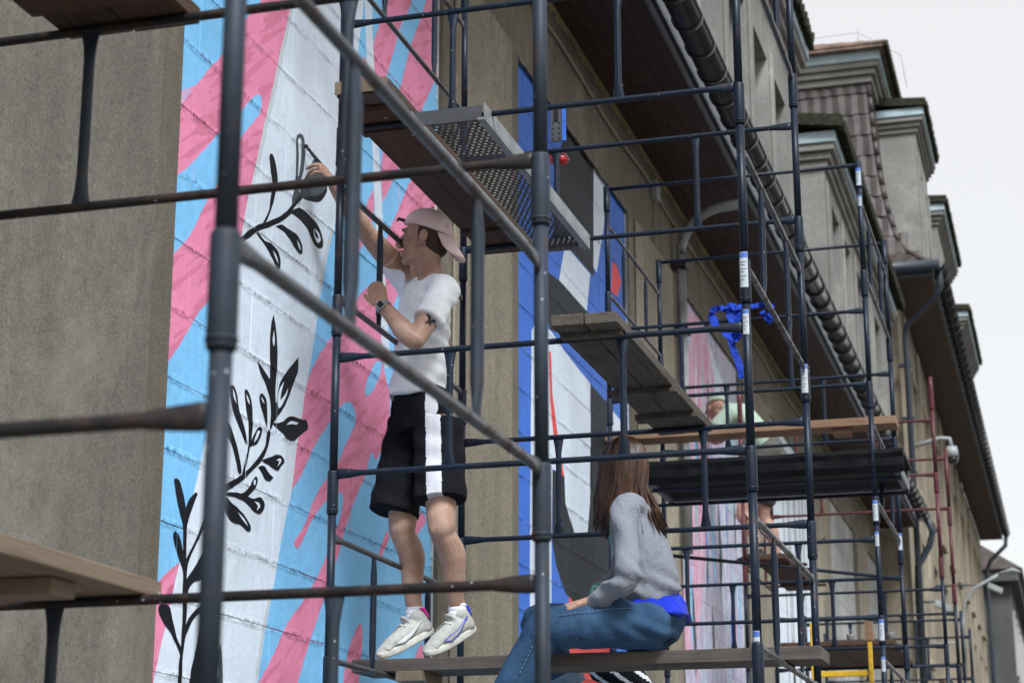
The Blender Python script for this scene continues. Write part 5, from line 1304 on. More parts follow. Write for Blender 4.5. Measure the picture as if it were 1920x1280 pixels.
def head_forms(mb, c, f, u=(0, 0, 1), k=1.0, ears=True):
    """head at c looking along f; returns the local->world mapping"""
    f = Vector(f).normalized(); u = Vector(u); u = (u - f * u.dot(f)).normalized(); l = u.cross(f)
    W = lambda x, y, z: Vector(c) + (f * x + l * y + u * z) * k
    R3 = Matrix((f, l, u)).transposed()
    def E(cx, cy, cz, rx, ry, rz):
        rings = []
        for i in range(15):
            t = max(min(-math.pi / 2 + math.pi * i / 14, 1.55), -1.55)
            rings.append([W(cx + rx * math.cos(t) * math.cos(2 * math.pi * j / 16), cy + ry * math.cos(t) * math.sin(2 * math.pi * j / 16), cz + rz * math.sin(t)) for j in range(16)])
        mb.loft(rings)
    E(-0.012, 0, 0.035, 0.100, 0.078, 0.095)
    E(0.030, 0, -0.010, 0.066, 0.064, 0.092)
    E(0.036, 0, -0.068, 0.050, 0.050, 0.042); E(0.072, 0, -0.098, 0.020, 0.022, 0.017)
    E(0.079, 0, 0.036, 0.022, 0.052, 0.014)
    for s in (-1, 1):
        E(0.058, s * 0.040, -0.022, 0.030, 0.024, 0.026)
        if ears:
            E(-0.014, s * 0.079, 0.000, 0.020, 0.009, 0.029); E(-0.022, s * 0.085, 0.004, 0.010, 0.008, 0.026); E(-0.008, s * 0.078, -0.030, 0.010, 0.008, 0.012)
        E(0.076, s * 0.031, 0.010, 0.017, 0.018, 0.013)
        E(0.108, s * 0.012, -0.032, 0.010, 0.009, 0.008)
    limb(mb, [W(0.088, 0, 0.028), W(0.106, 0, 0.002), W(0.121, 0, -0.026), W(0.108, 0, -0.036)], [0.009 * k, 0.011 * k, 0.013 * k, 0.010 * k], 10)
    E(0.094, 0, -0.058, 0.014, 0.024, 0.0075); E(0.091, 0, -0.072, 0.013, 0.021, 0.0075)
    return W
def hand_forms(mb, wrist, d, palm, side, curl, spread=0.10, thumb=(0.7, 0.5), k=1.0):
    """wrist, finger direction d, palm normal (the way the fingers curl); side=+1 puts the thumb on d x palm side; curl: four (a1,a2,a3)"""
    d = Vector(d).normalized(); p = Vector(palm); p = (p - d * p.dot(d)).normalized(); a = d.cross(p) * side
    w = Vector(wrist)
    limb(mb, [w - d * 0.02, w + d * 0.03 * k, w + d * 0.075 * k, w + d * 0.095 * k], [(0.024 * k, 0.029 * k), (0.019 * k, 0.036 * k), (0.017 * k, 0.042 * k), (0.014 * k, 0.040 * k)], 14, up=p)
    lens = [(0.042, 0.026, 0.020), (0.047, 0.030, 0.022), (0.044, 0.028, 0.021), (0.034, 0.021, 0.018)]
    tips = []
    for i in range(4):
        off = (1.5 - i) * 0.0222 * k
        base = w + d * (0.088 - 0.006 * abs(1 - i) * 0.7) * k + a * off
        ang = 0.0; pts = [base - d * 0.015]; q = base; pts.append(q.copy())
        sp = (1.5 - i) * spread
        for j in range(3):
            ang += curl[i][j]
            dv = (d * math.cos(ang) + p * math.sin(ang) + a * sp * math.cos(ang)).normalized()
            q = q + dv * lens[i][j] * k; pts.append(q.copy())
        r = (0.0088 - 0.0007 * (i == 3) * 1.5) * k
        limb(mb, pts, [r * 1.08, r * 1.08, r, r * 0.93, r * 0.8], 10); tips.append(q)
    b = w + d * 0.022 * k + a * 0.028 * k
    t1 = b + (d * math.cos(thumb[0]) + a * math.sin(thumb[0]) + p * 0.25).normalized() * 0.042 * k
    t2 = t1 + (d * math.cos(thumb[0] - 0.25) + a * math.sin(thumb[0] - 0.25) + p * thumb[1]).normalized() * 0.032 * k
    t3 = t2 + (d * math.cos(thumb[0] - 0.45) + a * math.sin(thumb[0] - 0.45) + p * thumb[1] * 1.5).normalized() * 0.024 * k
    limb(mb, [b, t1, t2, t3], [0.016 * k, 0.0125 * k, 0.0108 * k, 0.009 * k], 10)
    return tips, t3
V3 = Vector
def lerp(a, b, t): return Vector(a) + (Vector(b) - Vector(a)) * t

# ---- the man painting
J = {k: Vector(v) for k, v in MAN.items()}
man = empty('person', (0.49, 7.94, 2.484)); tag(man, 'person in white t-shirt, black shorts and backward pink cap reaching up to paint', 'person', 'people on the scaffold')
ORG = Vector(man.location)
face = V3((-0.985, -0.06, 0.14)); bfwd = V3((-0.84, -0.54, 0)).normalized(); bleft = V3((0, 0, 1)).cross(bfwd)
b = MB()
HW = head_forms(b, J['head'], face, (0.10, 0, 1), 1.06)
limb(b, [HW(-0.02, 0, -0.05), HW(-0.035, 0, -0.12), J['neck'] + V3((0.01, 0, -0.02)), J['chest'] + V3((0, 0, 0.04))], [0.062, 0.059, 0.068, 0.09])
limb(b, [HW(0.035, -0.012, -0.1), J['neck'] + V3((-0.045, -0.03, -0.02))], [0.026, 0.02])
limb(b, [J['chest'] + V3((0, 0, .03)), J['belly'], J['pelvis'] + V3((0, 0, .03))], [(0.10, 0.15), (0.085, 0.125), (0.10, 0.15)], up=bfwd)
# left arm: upper arm down, forearm up to the upright
limb(b, [J['shL'] + V3((-.02, .03, 0.0)), lerp(J['shL'], J['elL'], .4), lerp(J['shL'], J['elL'], .8), J['elL']], [0.062, 0.055, 0.046, 0.044])
limb(b, [J['elL'] + V3((0, 0, .0)), lerp(J['elL'], J['wrL'], .3) + V3((0.0, -.008, -.008)), lerp(J['elL'], J['wrL'], .7), J['wrL']], [0.044, 0.048, 0.036, 0.028])
tipsL, _ = hand_forms(b, J['wrL'], (J['upright'] + V3((-0.02, -0.035, 0.05))) - J['wrL'], V3((-0.35, 0.93, 0.1)), 1, [(0.85, 1.15, 0.7), (0.95, 1.2, 0.7), (1.0, 1.2, 0.7), (1.0, 1.15, 0.7)], 0.03, (0.55, 0.75), 0.98)
# right arm reaching up to the wall
limb(b, [J['shR'] + V3((.05, -.01, -0.05)), J['shR'], lerp(J['shR'], J['elR'], .5), J['elR']], [0.075, 0.062, 0.054, 0.045])
limb(b, [J['elR'], lerp(J['elR'], J['wrR'], .3), lerp(J['elR'], J['wrR'], .7), J['wrR']], [0.045, 0.047, 0.037, 0.028])
HR = V3((0.10, 7.56, 4.685))
tipsR, thR = hand_forms(b, J['wrR'], (HR - J['wrR']), V3((-0.75, 0.1, -0.25)), -1, [(0.45, 0.65, 0.4), (0.55, 0.7, 0.45), (0.7, 0.8, 0.5), (0.8, 0.8, 0.5)], 0.09, (0.55, 0.55), 0.98)
# legs
for s in 'LR':
    h, kn, an, to, he = J['hip' + s], J['kn' + s], J['an' + s], J['to' + s], J['he' + s]
    calf = V3((0.55, 0.6, 0)).normalized()
    limb(b, [h, lerp(h, kn, .5), lerp(h, kn, .85), kn, lerp(kn, an, .12) , lerp(kn, an, .34) + calf * 0.026, lerp(kn, an, .62) + calf * 0.012, lerp(kn, an, .86), an, an + V3((0, 0, -.05))], [0.075, 0.078, 0.067, 0.062, 0.056, 0.060, 0.050, 0.038, 0.036, 0.034])
    ell(b, kn - calf * 0.022 + V3((0, 0, -.01)), (0.038, 0.042, 0.05))
    limb(b, [an + V3((0, 0, -.05)), lerp(he, to, .45) + V3((0, 0, .012))], [0.034, 0.026])
body = organic('body', b, M['skin'], man, 0.0036, 6, 0.5, None, None, ORG)
# eyes, brows
for s in (-1, 1):
    q = MB(); ell(q, HW(0.0835, s * 0.031, 0.006), (0.0115, 0.0115, 0.0105)); o = q.build('eye', M['eye'], man); o.data.transform(Matrix.Translation(-ORG))
    q = MB(); ell(q, HW(0.0925, s * 0.032, 0.006), (0.004, 0.0055, 0.0055)); o2 = q.build('iris', M['black'], o); o2.data.transform(Matrix.Translation(-ORG))
    q = MB(); q.tube([HW(0.098, s * 0.016, 0.030), HW(0.099, s * 0.034, 0.036), HW(0.088, s * 0.052, 0.030)], [0.003, 0.0045, 0.002], 8); o = q.build('eyebrow', M['hair_dark'], man); o.data.transform(Matrix.Translation(-ORG))
# cropped hair under the cap
q = MB()
def HE(q, cx, cy, cz, rx, ry, rz, z0=-1.5, z1=1.5):
    rings = []
    for i in range(13):
        t = z0 + (z1 - z0) * i / 12
        rings.append([HW(cx + rx * math.cos(t) * math.cos(2 * math.pi * j / 24), cy + ry * math.cos(t) * math.sin(2 * math.pi * j / 24), cz + rz * math.sin(t)) for j in range(24)])
    q.loft(rings)
HE(q, -0.020, 0, 0.032, 0.097, 0.0800, 0.088, -0.62, 1.5)
HE(q, -0.048, 0, -0.024, 0.057, 0.064, 0.052)
organic('hair', q, M['hair_dark'], man, 0.005, 3, .5, None, None, ORG)
# cap worn backwards: crown, band edge, brim low over the nape, strap at the forehead
cp = MB()
rings = []
for i in range(13):
    t = 0.02 + (math.pi / 2 - 0.06) * i / 12
    sq = 1.0 + 0.05 * math.sin(t * 2)
    ring = []
    for j in range(36):
        a = 2 * math.pi * j / 36
        x = -0.012 + 0.113 * math.cos(t) * sq * math.cos(a)
        y = 0.092 * math.cos(t) * sq * math.sin(a)
        z = 0.040 + 0.106 * math.sin(t) + (0.026 * math.cos(a) * (1 - i / 12) if i < 12 else 0)
        seam = 1.0 - 0.012 * math.exp(-((a % (math.pi / 3)) - 0.0) ** 2 / 0.004) 
        ring.append(HW(x * seam, y * seam, z))
    rings.append(ring)
cp.loft(rings)
capo = cp.build('cap', M['cap'], man); capo.data.transform(Matrix.Translation(-ORG))
br = MB(); top, bot = [], []
rings = []
for i in range(9):
    t = i / 8
    row_t, row_b = [], []
    for j in range(17):
        a = math.pi - 0.98 + 1.96 * j / 16
        rr = 1.0 + t * 0.62 * (max(0.0, 1 - ((j - 8) / 8) ** 2) ** 0.6)
        x = -0.012 + 0.112 * rr * math.cos(a); y = 0.091 * (1 + (rr - 1) * 0.5) * math.sin(a)
        z = 0.022 - (rr - 1.0) * 0.145 - 2.2 * (rr - 1.0) * y * y * 4 - 0.003
        row_t.append(HW(x, y, z + 0.002)); row_b.append(HW(x, y, z - 0.002))
    rings.append(row_t + row_b[::-1])
br.loft(rings); bo = br.build('brim', M['cap'], capo); bo.data.transform(Matrix.Translation(-ORG))
q = MB(); q.tube([HW(0.098, -0.03, 0.078), HW(0.105, 0, 0.076), HW(0.098, 0.03, 0.078)], [(0.010, 0.003)] * 3, 8, up=(0, 0, 1)); q.tube([HW(0.100, 0.0, 0.085), HW(0.135, 0.006, 0.092), HW(0.137, 0.006, 0.080)], [(0.008, 0.002)] * 3, 8, up=(0, 0, 1)); o = q.build('strap', M['black'], capo); o.data.transform(Matrix.Translation(-ORG))
q = MB(); q.tube([HW(-0.012, 0, 0.152), HW(-0.012, 0, 0.157)], [0.008, 0.005], 10); o = q.build('button', M['cap'], capo); o.data.transform(Matrix.Translation(-ORG))
# small stitched mark on the cap's side
q = MB(); q.tube([HW(-0.105, 0.055, 0.060), HW(-0.107, 0.055, 0.072), HW(-0.112, 0.048, 0.072), HW(-0.112, 0.048, 0.060)], 0.0014, 6); q.tube([HW(-0.107, 0.057, 0.054), HW(-0.113, 0.048, 0.054)], 0.0014, 6); o = q.build('stitched_mark', plain('dusty_rose_thread', (0.42, 0.24, 0.24), .7), capo); o.data.transform(Matrix.Translation(-ORG))

# t-shirt
t = MB()
sh_u = bfwd
limb(t, [J['chest'] + V3((0, 0, .075)), J['chest'] + V3((0, 0, -.02)), lerp(J['chest'], J['belly'], .6), J['belly'], lerp(J['belly'], J['shirt_hem'], .6), J['shirt_hem']],
     [(0.100, 0.150), (0.122, 0.180), (0.120, 0.165), (0.120, 0.162), (0.128, 0.172), (0.136, 0.180)], 20, up=bfwd, caps=False)
limb(t, [J['neck'] + V3((0.0, 0.0, -.045)), J['chest'] + V3((0, 0, .045))], [(0.078, 0.095), (0.11, 0.16)], 20, up=bfwd, caps=False)
limb(t, [J['chest'] + V3((0.03, -.03, 0.035)), J['shL'] + V3((-.015, .02, 0.005)), lerp(J['shL'], J['elL'], .35), lerp(J['shL'], J['elL'], .62)], [0.10, 0.074, 0.068, 0.070], 18, caps=False)
limb(t, [J['chest'] + V3((-0.03, .03, 0.04)), J['shR'] + V3((.02, .0, -0.02)), lerp(J['shR'], J['elR'], .45)], [0.10, 0.074, 0.068], 18, caps=False)
limb(t, [J['neck'] + V3((0.04, -.035, -.045)), J['shL'] + V3((-.03, .03, .02))], [0.056, 0.058], 14)
limb(t, [J['neck'] + V3((-0.03, .04, -.045)), J['shR'] + V3((0, -.02, .0))], [0.056, 0.058], 14)
def tee_fold(co, n):
    u = co.z - 3.66
    f = 0.0
    f += 0.0085 * math.sin((co.z * 24 + co.x * 26 - co.y * 12) + 2.2 * noise.noise(co * 5)) * (0.35 + 0.65 * noise.noise(co * 3.1 + V3((3, 1, 2))))
    f += 0.014 * noise.noise(V3((co.x * 8, co.y * 8, co.z * 3.6)))
    d = (co - V3((0.62, 7.86, 3.92))).length
    f += 0.008 * math.exp(-(d / 0.16) ** 2) * math.sin(co.z * 85 + co.x * 60)
    if u < 0.3: f += 0.008 * math.sin(co.z * 40 - co.x * 30 + 3 * noise.noise(co * 4)) * (0.3 - u) / 0.3
    return f
def vneck(c):
    d = c - J['neck']
    return 1 if d.dot(bfwd) > 0.02 and d.z > -0.105 and abs(d.dot(bleft)) < 0.062 * (d.z + 0.105) / 0.09 else 0
tee = organic('t_shirt', t, [M['tee'], M['skin']], man, 0.006, 8, 0.5, tee_fold, vneck, ORG)
# ribbed V-neck edge laid on the shirt's surface
tv_ = [(v.co + ORG) for v in tee.data.vertices]
nk = J['neck']
gs = []
for i in range(13):
    a = math.radians(62 + (298 - 62) * i / 12)
    gs.append(nk + bfwd * 0.084 * math.cos(a) + bleft * 0.084 * math.sin(a) + V3((0, 0, -0.014)))
for l_, z_ in ((-0.060, -0.018), (-0.042, -0.045), (-0.022, -0.075), (0.0, -0.104), (0.022, -0.075), (0.042, -0.045), (0.060, -0.018)):
    gs.append(nk + bfwd * (0.075 + 0.35 * -z_) + bleft * l_ + V3((0, 0, z_)))
sn = [min(tv_, key=lambda p: (p - g_).length_squared) for g_ in gs]
for _ in range(2): sn = [(sn[i - 1] + sn[i] * 2 + sn[(i + 1) % len(sn)]) / 4 for i in range(len(sn))]
q = MB(); q.tube(sn + [sn[0]], 0.0075, 8, cap=False); o = q.build('neck_rib', M['tee'], tee, None); o.data.transform(Matrix.Translation(-ORG))
# shorts with a white side panel
s_ = MB()
limb(s_, [J['pelvis'] + V3((0, 0, .075)), J['pelvis'] + V3((0, 0, -.04)), J['pelvis'] + V3((.01, 0, -.12))], [(0.125, 0.165), (0.135, 0.178), (0.12, 0.16)], 20, up=bfwd, caps=False)
for sd_ in 'LR':
    h, hm_ = J['hip' + sd_], J['hem' + sd_]
    limb(s_, [h + V3((0, 0, .02)), lerp(h, hm_, .45), hm_], [(0.112, 0.106), (0.114, 0.100), (0.117, 0.102)], 20, up=bfwd, caps=False)
def sh_fold(co, n):
    return 0.009 * noise.noise(V3((co.x * 9, co.y * 9, co.z * 3.5))) + 0.0035 * math.sin(co.z * 45 + co.x * 30 + 3 * noise.noise(co * 5))
hipL, hemL = J['hipL'], J['hemL']
def stripe_pick(c):
    c = c - V3((0, 0, 0))
    tt = max(0, min(1.2, (hipL.z + .09 - c.z) / (hipL.z + .09 - hemL.z)))
    axis = lerp(hipL + V3((0, 0, .09)), hemL, tt)
    d = c - axis; d.z = 0
    if d.length < 0.06: return 0
    ov = V3((0.16, -0.985, 0)); tv = V3((0.985, 0.16, 0))
    return 1 if abs(d.dot(tv) + 0.012) < 0.034 and d.dot(ov) > 0 else 0
organic('shorts', s_, [M['shorts'], M['stripe']], man, 0.0055, 7, 0.5, sh_fold, stripe_pick, ORG)
# drawstring
q = MB(); dsp = J['pelvis'] + bfwd * 0.135 + V3((0, 0, .05))
q.tube([dsp + V3((0.01, -.02, 0)), dsp + V3((.015, -.03, -.07)), dsp + V3((.01, -.03, -.14))], 0.003, 6); o = q.build('drawstring', M['shorts'], man); o.data.transform(Matrix.Translation(-ORG))
# watch
wd = (J['wrL'] - J['elL']).normalized(); wc = J['wrL'] - wd * 0.012
q = MB(); n1 = wd.orthogonal().normalized(); n2 = wd.cross(n1); pts = [wc + n1 * 0.0335 * math.cos(2 * math.pi * j / 24) + n2 * 0.0335 * math.sin(2 * math.pi * j / 24) for j in range(25)]
rings = []
for j in range(25):
    p = pts[j]; rad = (p - wc).normalized()
    rings.append([p + wd * 0.010 + rad * 0.002, p + wd * 0.010 - rad * 0.002, p - wd * 0.010 - rad * 0.002, p - wd * 0.010 + rad * 0.002])
q.loft(rings, 0, False); wo_ = q.build('wristwatch', M['galv'], man); wo_.data.transform(Matrix.Translation(-ORG))
vd = V3((0.10, -0.98, -0.1)); vd = (vd - wd * vd.dot(wd)).normalized(); sdv = wd.cross(vd)
q = MB(); cc = wc + vd * 0.037
q.hexa([cc + wd * a * 0.019 + sdv * e * 0.017 + vd * g * 0.006 for g in (-1, 1) for (a, e) in ((-1, -1), (1, -1), (1, 1), (-1, 1))]); o = q.build('case', M['galv'], wo_, bevel=0.003); o.data.transform(Matrix.Translation(-ORG))
q = MB(); cc = wc + vd * 0.0435
q.hexa([cc + wd * a * 0.013 + sdv * e * 0.012 + vd * g * 0.0012 for g in (-1, 1) for (a, e) in ((-1, -1), (1, -1), (1, 1), (-1, 1))]); o = q.build('screen', M['black'], wo_); o.data.transform(Matrix.Translation(-ORG))
# swallow tattoo on the upper arm
ax = (J['elL'] - J['shL']).normalized(); ac = lerp(J['shL'], J['elL'], .70); vd = V3((0.72, -0.68, 0.1)); vd = (vd - ax * vd.dot(ax)).normalized(); sd2 = ax.cross(vd)
def on_arm(u, v, r=0.0535):
    th = u / r
    return ac + ax * v + (vd * math.cos(th) + sd2 * math.sin(th)) * r
q = MB()
for pl in ([(-.028, -.022), (-.012, -.012), (0, -.002), (.012, -.014), (.03, -.02), (.014, -.004), (.006, .008), (.016, .03), (.002, .014), (-.012, .028), (-.006, .008), (-.016, -.004)],):
    q.tube([on_arm(u, v) for u, v in pl] + [on_arm(*pl[0])], 0.0026, 6)
    for i in range(0, len(pl), 2): q.tube([on_arm(0, 0), on_arm(*pl[i])], 0.0028, 6)
o = q.build('tattoo', M['ink'], body); o.data.transform(Matrix.Translation(-ORG))
# shoes and socks
for s, tab in (('L', 'bluetab'), ('R', 'pinktab')):
    an, to, he = J['an' + s], J['to' + s], J['he' + s]
    f = (to - he); L = 0.295; f.normalize()
    toe = V3((to.x, to.y, 2.4845)) + V3((f.x, f.y, 0)).normalized() * 0.0
    f = (toe - V3((he.x, he.y, he.z - 0.035))).normalized()
    heel = toe - f * L * 0.92
    flat = V3((f.x, f.y, 0)).normalized(); side = f.cross(V3((0, 0, 1))).normalized(); up = side.cross(f).normalized()
    F = lambda x, y, z: heel + f * x + side * y + up * z
    q = MB()
    limb(q, [F(0.03, 0, 0.050), F(0.10, 0.0, 0.055), F(0.18, 0.004, 0.048), F(0.245, 0.006, 0.036), F(0.262, 0.004, 0.032)], [(0.040, 0.038), (0.046, 0.042), (0.036, 0.048), (0.026, 0.046), (0.020, 0.036)], 18, up=up)
    limb(q, [F(0.030, 0, 0.04), F(0.035, 0, 0.085), F(0.040, 0, 0.100)], [0.040, 0.037, 0.036], 14)
    limb(q, [F(0.085, 0, 0.07), F(0.10, 0, 0.112)], [(0.024, 0.034), (0.010, 0.030)], 14, up=f)
    shoe = organic('shoe', q, M['suede'], man, 0.005, 4, .5, None, None, ORG)
    q = MB(); rings = []
    out = []
    for j in range(28):
        a = 2 * math.pi * j / 28
        x = 0.140 + 0.150 * math.cos(a); w = 0.047 if x > .12 else 0.041
        out.append((x, w * (abs(math.sin(a)) ** 0.75) * (1 if math.sin(a) > 0 else -1)))
    for z, k_ in ((0.0, 0.97), (0.006, 1.0), (0.026, 1.0), (0.030, 0.96)):
        rings.append([F(0.14 + (x - 0.14) * k_, y * k_, z + (0.012 * max(0, (x - .2) / .09) ** 2)) for x, y in out])
    q.loft(rings); o = q.build('sole', M['sole'], shoe); o.data.transform(Matrix.Translation(-ORG))
    sg = -1 if (side.y > 0) else 1
    for sd3 in (1, -1):
        q = MB(); q.tube([F(0.205, sd3 * .0475, .042), F(0.17, sd3 * .0505, .040), F(0.12, sd3 * .0495, .048), F(0.07, sd3 * .044, .068), F(0.035, sd3 * .041, .085)], [(0.003, .002), (.011, .002), (.0085, .002), (.005, .002), (.001, .001)], 8, up=up); o = q.build('side_mark', M['logo'] if s == 'R' else M['suede'], shoe); o.data.transform(Matrix.Translation(-ORG))
        if s == 'L':
            q = MB(); q.tube([F(0.205, sd3 * .049, .044), F(0.17, sd3 * .052, .030), F(0.12, sd3 * .051, .040), F(0.035, sd3 * .043, .087)], 0.0014, 6); q.tube([F(0.205, sd3 * .049, .046), F(0.17, sd3 * .052, .052), F(0.12, sd3 * .050, .057), F(0.035, sd3 * .043, .088)], 0.0014, 6); o = q.build('mark_outline', M['bluetab'], shoe); o.data.transform(Matrix.Translation(-ORG))
    q = MB()
    for i in range(5):
        x = 0.125 + i * 0.022
        z0 = 0.098 - i * 0.011
        q.tube([F(x, -.030, z0 - .008), F(x + .006, 0, z0 + .004), F(x + (.012 if i % 2 else 0), .030, z0 - .008)], .0028, 6)
    q.tube([F(0.12, .0, .102), F(0.13, .035, .09), F(0.16, .052, .06), F(0.15, .048, .085), F(0.12, .01, .104), F(0.14, -.03, .085), F(0.17, -.05, .05)], .0025, 6)
    o = q.build('laces', M['sole'], shoe); o.data.transform(Matrix.Translation(-ORG))
    q = MB(); q.hexa([F(-.014, -.016, .072), F(-.004, -.016, .072), F(-.004, .016, .072), F(-.014, .016, .072), F(-.010, -.018, .125), F(0.004, -.018, .125), F(0.004, .018, .125), F(-.010, .018, .125)]); o = q.build('heel_tab', M[tab], shoe, bevel=.004); o.data.transform(Matrix.Translation(-ORG))
    q = MB(); limb(q, [an + V3((0, 0, .022)), an + V3((0, 0, -.03)), F(0.045, 0, .075)], [0.041, 0.043, 0.040], 16, caps=False); organic('sock', q, M['sock'], man, .005, 3, .5, lambda co, n: .0015 * math.sin(co.z * 300), None, ORG)
# the brush in his right hand
tail, tip = V3((0.112, 7.625, 4.665)), V3(MAN['brush'])
fing = lerp(tail, tip, 0.35); bd = (tip - tail).normalized()
brush = empty('paint_brush', fing); tag(brush, 'black handled paint brush in the raised hand of the man', 'brush')
tipv = tip - fing
q = MB(); q.tube([-bd * 0.085, -bd * 0.05, V3((0, 0, 0)), tipv * 0.55, tipv * 0.72], [.006, .0105, .0095, .0075, .006], 10); q.build('handle', M['black'], brush)
q = MB(); q.tube([tipv * 0.70, tipv * 0.86], [.0075, .0085], 10); q.build('ferrule', M['galv_dark'], brush)
q = MB(); q.tube([tipv * 0.85, tipv * 0.95, tipv], [.009, .0095, .002], 10); q.build('bristles', M['black'], brush)

# ---- the woman straddling the plank
J = {k: Vector(v) for k, v in WOMAN.items()}
wo = empty('person', (1.5, 7.94, 2.484)); tag(wo, 'person with long brown hair in grey sweatshirt and jeans sitting on the plank', 'person', 'people on the scaffold')
ORG = Vector(wo.location)
face = V3((-0.72, 0.66, 0.22)); bf = V3((-0.97, 0.10, 0)).normalized(); bl_ = V3((0, 0, 1)).cross(bf)
b = MB()
HW = head_forms(b, J['head'], face, (0, 0, 1), 0.98)
limb(b, [HW(-0.02, 0, -0.05), J['neck'] + V3((0, 0, .02)), J['chest'] + V3((0, 0, .06))], [0.055, 0.052, 0.07])
limb(b, [J['chest'], J['belly'], J['pelvis']], [(0.085, 0.13), (0.075, 0.115), (0.10, 0.15)], up=bf)
limb(b, [J['shL'], J['elL'], J['wrL']], [0.032, 0.026, 0.021]); limb(b, [J['shR'], J['elR'], J['wrR']], [0.032, 0.026, 0.021])
hand_forms(b, J['wrL'] + V3((-.03, -.01, .012)), J['haL'] - J['wrL'] + V3((0, -.02, .02)), V3((0, 0.2, -1)), 1, [(0.25, 0.4, 0.3)] * 4, 0.05, (0.5, 0.3), 0.92)
hand_forms(b, J['wrR'], V3((-1, -0.2, -.35)), V3((0, -0.2, -1)), -1, [(0.25, 0.4, 0.3)] * 4, 0.05, (0.5, 0.3), 0.92)
for s in 'LR':
    limb(b, [J['hip' + s], J['kn' + s], J['an' + s]], [0.075, 0.05, 0.035])
organic('body', b, M['skin_f'], wo, 0.006, 5, 0.5, None, None, ORG)
for s in (-1, 1):
    q = MB(); ell(q, HW(0.084, s * 0.031, 0.006), (0.011, 0.011, 0.010)); o = q.build('eye', M['eye'], wo); o.data.transform(Matrix.Translation(-ORG))
    q = MB(); ell(q, HW(0.093, s * 0.032, 0.006), (0.004, 0.005, 0.005)); o2 = q.build('iris', M['black'], o); o2.data.transform(Matrix.Translation(-ORG))
# hair: a cap of hair plus some three hundred long locks
hc = MB()
def HE2(q, cx, cy, cz, rx, ry, rz, z0=-1.5, z1=1.5):
    rings = []
    for i in range(13):
        t = z0 + (z1 - z0) * i / 12
        rings.append([HW(cx + rx * math.cos(t) * math.cos(2 * math.pi * j / 24), cy + ry * math.cos(t) * math.sin(2 * math.pi * j / 24), cz + rz * math.sin(t)) for j in range(24)])
    q.loft(rings)
HE2(hc, -0.022, 0, 0.034, 0.104, 0.088, 0.104, -0.35, 1.5)
HE2(hc, -0.058, 0, -0.03, 0.070, 0.080, 0.10)
HE2(hc, -0.062, 0, -0.12, 0.058, 0.080, 0.10)
organic('hair', hc, M['hair'], wo, 0.007, 5, .5, lambda co, n: 0.0035 * math.sin(math.atan2(co.y - 7.9, co.x - 1.39) * 40), None, ORG)
lk = MB(); hr = random.Random(5)
crown = HW(-0.03, 0, 0.135)
backf = -V3((face.x, face.y, 0)).normalized(); leftf = V3((0, 0, 1)).cross(V3((face.x, face.y, 0)).normalized())
hc0 = J['head'] + V3((0, 0, 0))
for i in range(520):
    a = hr.uniform(0.62, 2 * math.pi - 0.62)                      # 0 = face; leave the face open
    fx, ly = math.cos(a), math.sin(a)
    rx, ry = 0.108, 0.094
    L = 0.215 + 0.07 * hr.random() + 0.05 * (1 - abs(a - math.pi) / math.pi)
    w0 = hr.uniform(0.97, 1.06)
    P0 = HW(-0.025 + 0.03 * fx, 0.028 * ly, 0.137 + hr.uniform(-.004, .004))
    P1 = HW(-0.025 + rx * 0.72 * fx * w0, ry * 0.74 * ly * w0, 0.105)
    P2 = HW(-0.025 + rx * fx * w0, ry * ly * w0, 0.03)
    P3 = HW(-0.030 + rx * 0.98 * fx * w0, ry * 1.04 * ly * w0, -0.06)
    end = HW(-0.035 + (rx * 0.86 + hr.uniform(-.02, .02)) * fx, (ry * 1.08 + hr.uniform(-.02, .02)) * ly, 0.03 - L)
    end.z = P2.z - L + hr.uniform(-.02, .02)
    # hair on the back falls outside the shoulders
    dxy = V3((end.x - J['neck'].x, end.y - J['neck'].y, 0))
    if end.z < J['neck'].z + .02:
        m_ = max(0.0, 0.135 - dxy.length) * (0.6 if dxy.length > 0.02 else 0)
        end += dxy.normalized() * m_
    if dxy.x > 0.02: end.x += 0.05 * hr.random() + 0.02
    mid = (P3 + end) / 2 + V3((hr.uniform(-.008, .008), hr.uniform(-.008, .008), 0))
    r = hr.uniform(0.0030, 0.0065)
    lk.tube([P0, P1, P2, P3, mid, end], [(r * .7, r), (r, r * 1.4), (r, r * 1.6), (r, r * 1.5), (r * .8, r * 1.2), (r * .2, r * .2)], 5)
o = lk.build('hair_locks', M['hair'], wo); o['kind'] = 'stuff'; o.data.transform(Matrix.Translation(-ORG))
# sweatshirt
t = MB()
limb(t, [J['chest'] + V3((-.01, 0, .07)), J['chest'] + V3((0, 0, -.03)), lerp(J['chest'], J['belly'], .6), J['belly'], lerp(J['belly'], J['pelvis'], .35), lerp(J['belly'], J['pelvis'], .72)],
     [(0.080, 0.13), (0.110, 0.160), (0.112, 0.162), (0.117, 0.168), (0.122, 0.176), (0.108, 0.164)], 20, up=bf, caps=False)
limb(t, [J['neck'] + V3((0, 0, -.03)), J['chest'] + V3((0, 0, .04))], [(0.066, 0.082), (0.10, 0.15)], 18, up=bf)
for s in 'LR':
    limb(t, [lerp(J['chest'], J['sh' + s], .5) + V3((0, 0, .03)), J['sh' + s], lerp(J['sh' + s], J['el' + s], .5), J['el' + s], lerp(J['el' + s], J['wr' + s], .55), lerp(J['el' + s], J['wr' + s], .93)], [0.074, 0.060, 0.054, 0.051, 0.044, 0.033], 18)
    limb(t, [J['neck'] + V3((.0, 0, -.035)), J['sh' + s] + V3((0, 0, .008))], [0.052, 0.050], 14)
    limb(t, [lerp(J['el' + s], J['wr' + s], .9), J['wr' + s] + (J['wr' + s] - J['el' + s]).normalized() * .012], [0.036, 0.036], 16, caps=False)
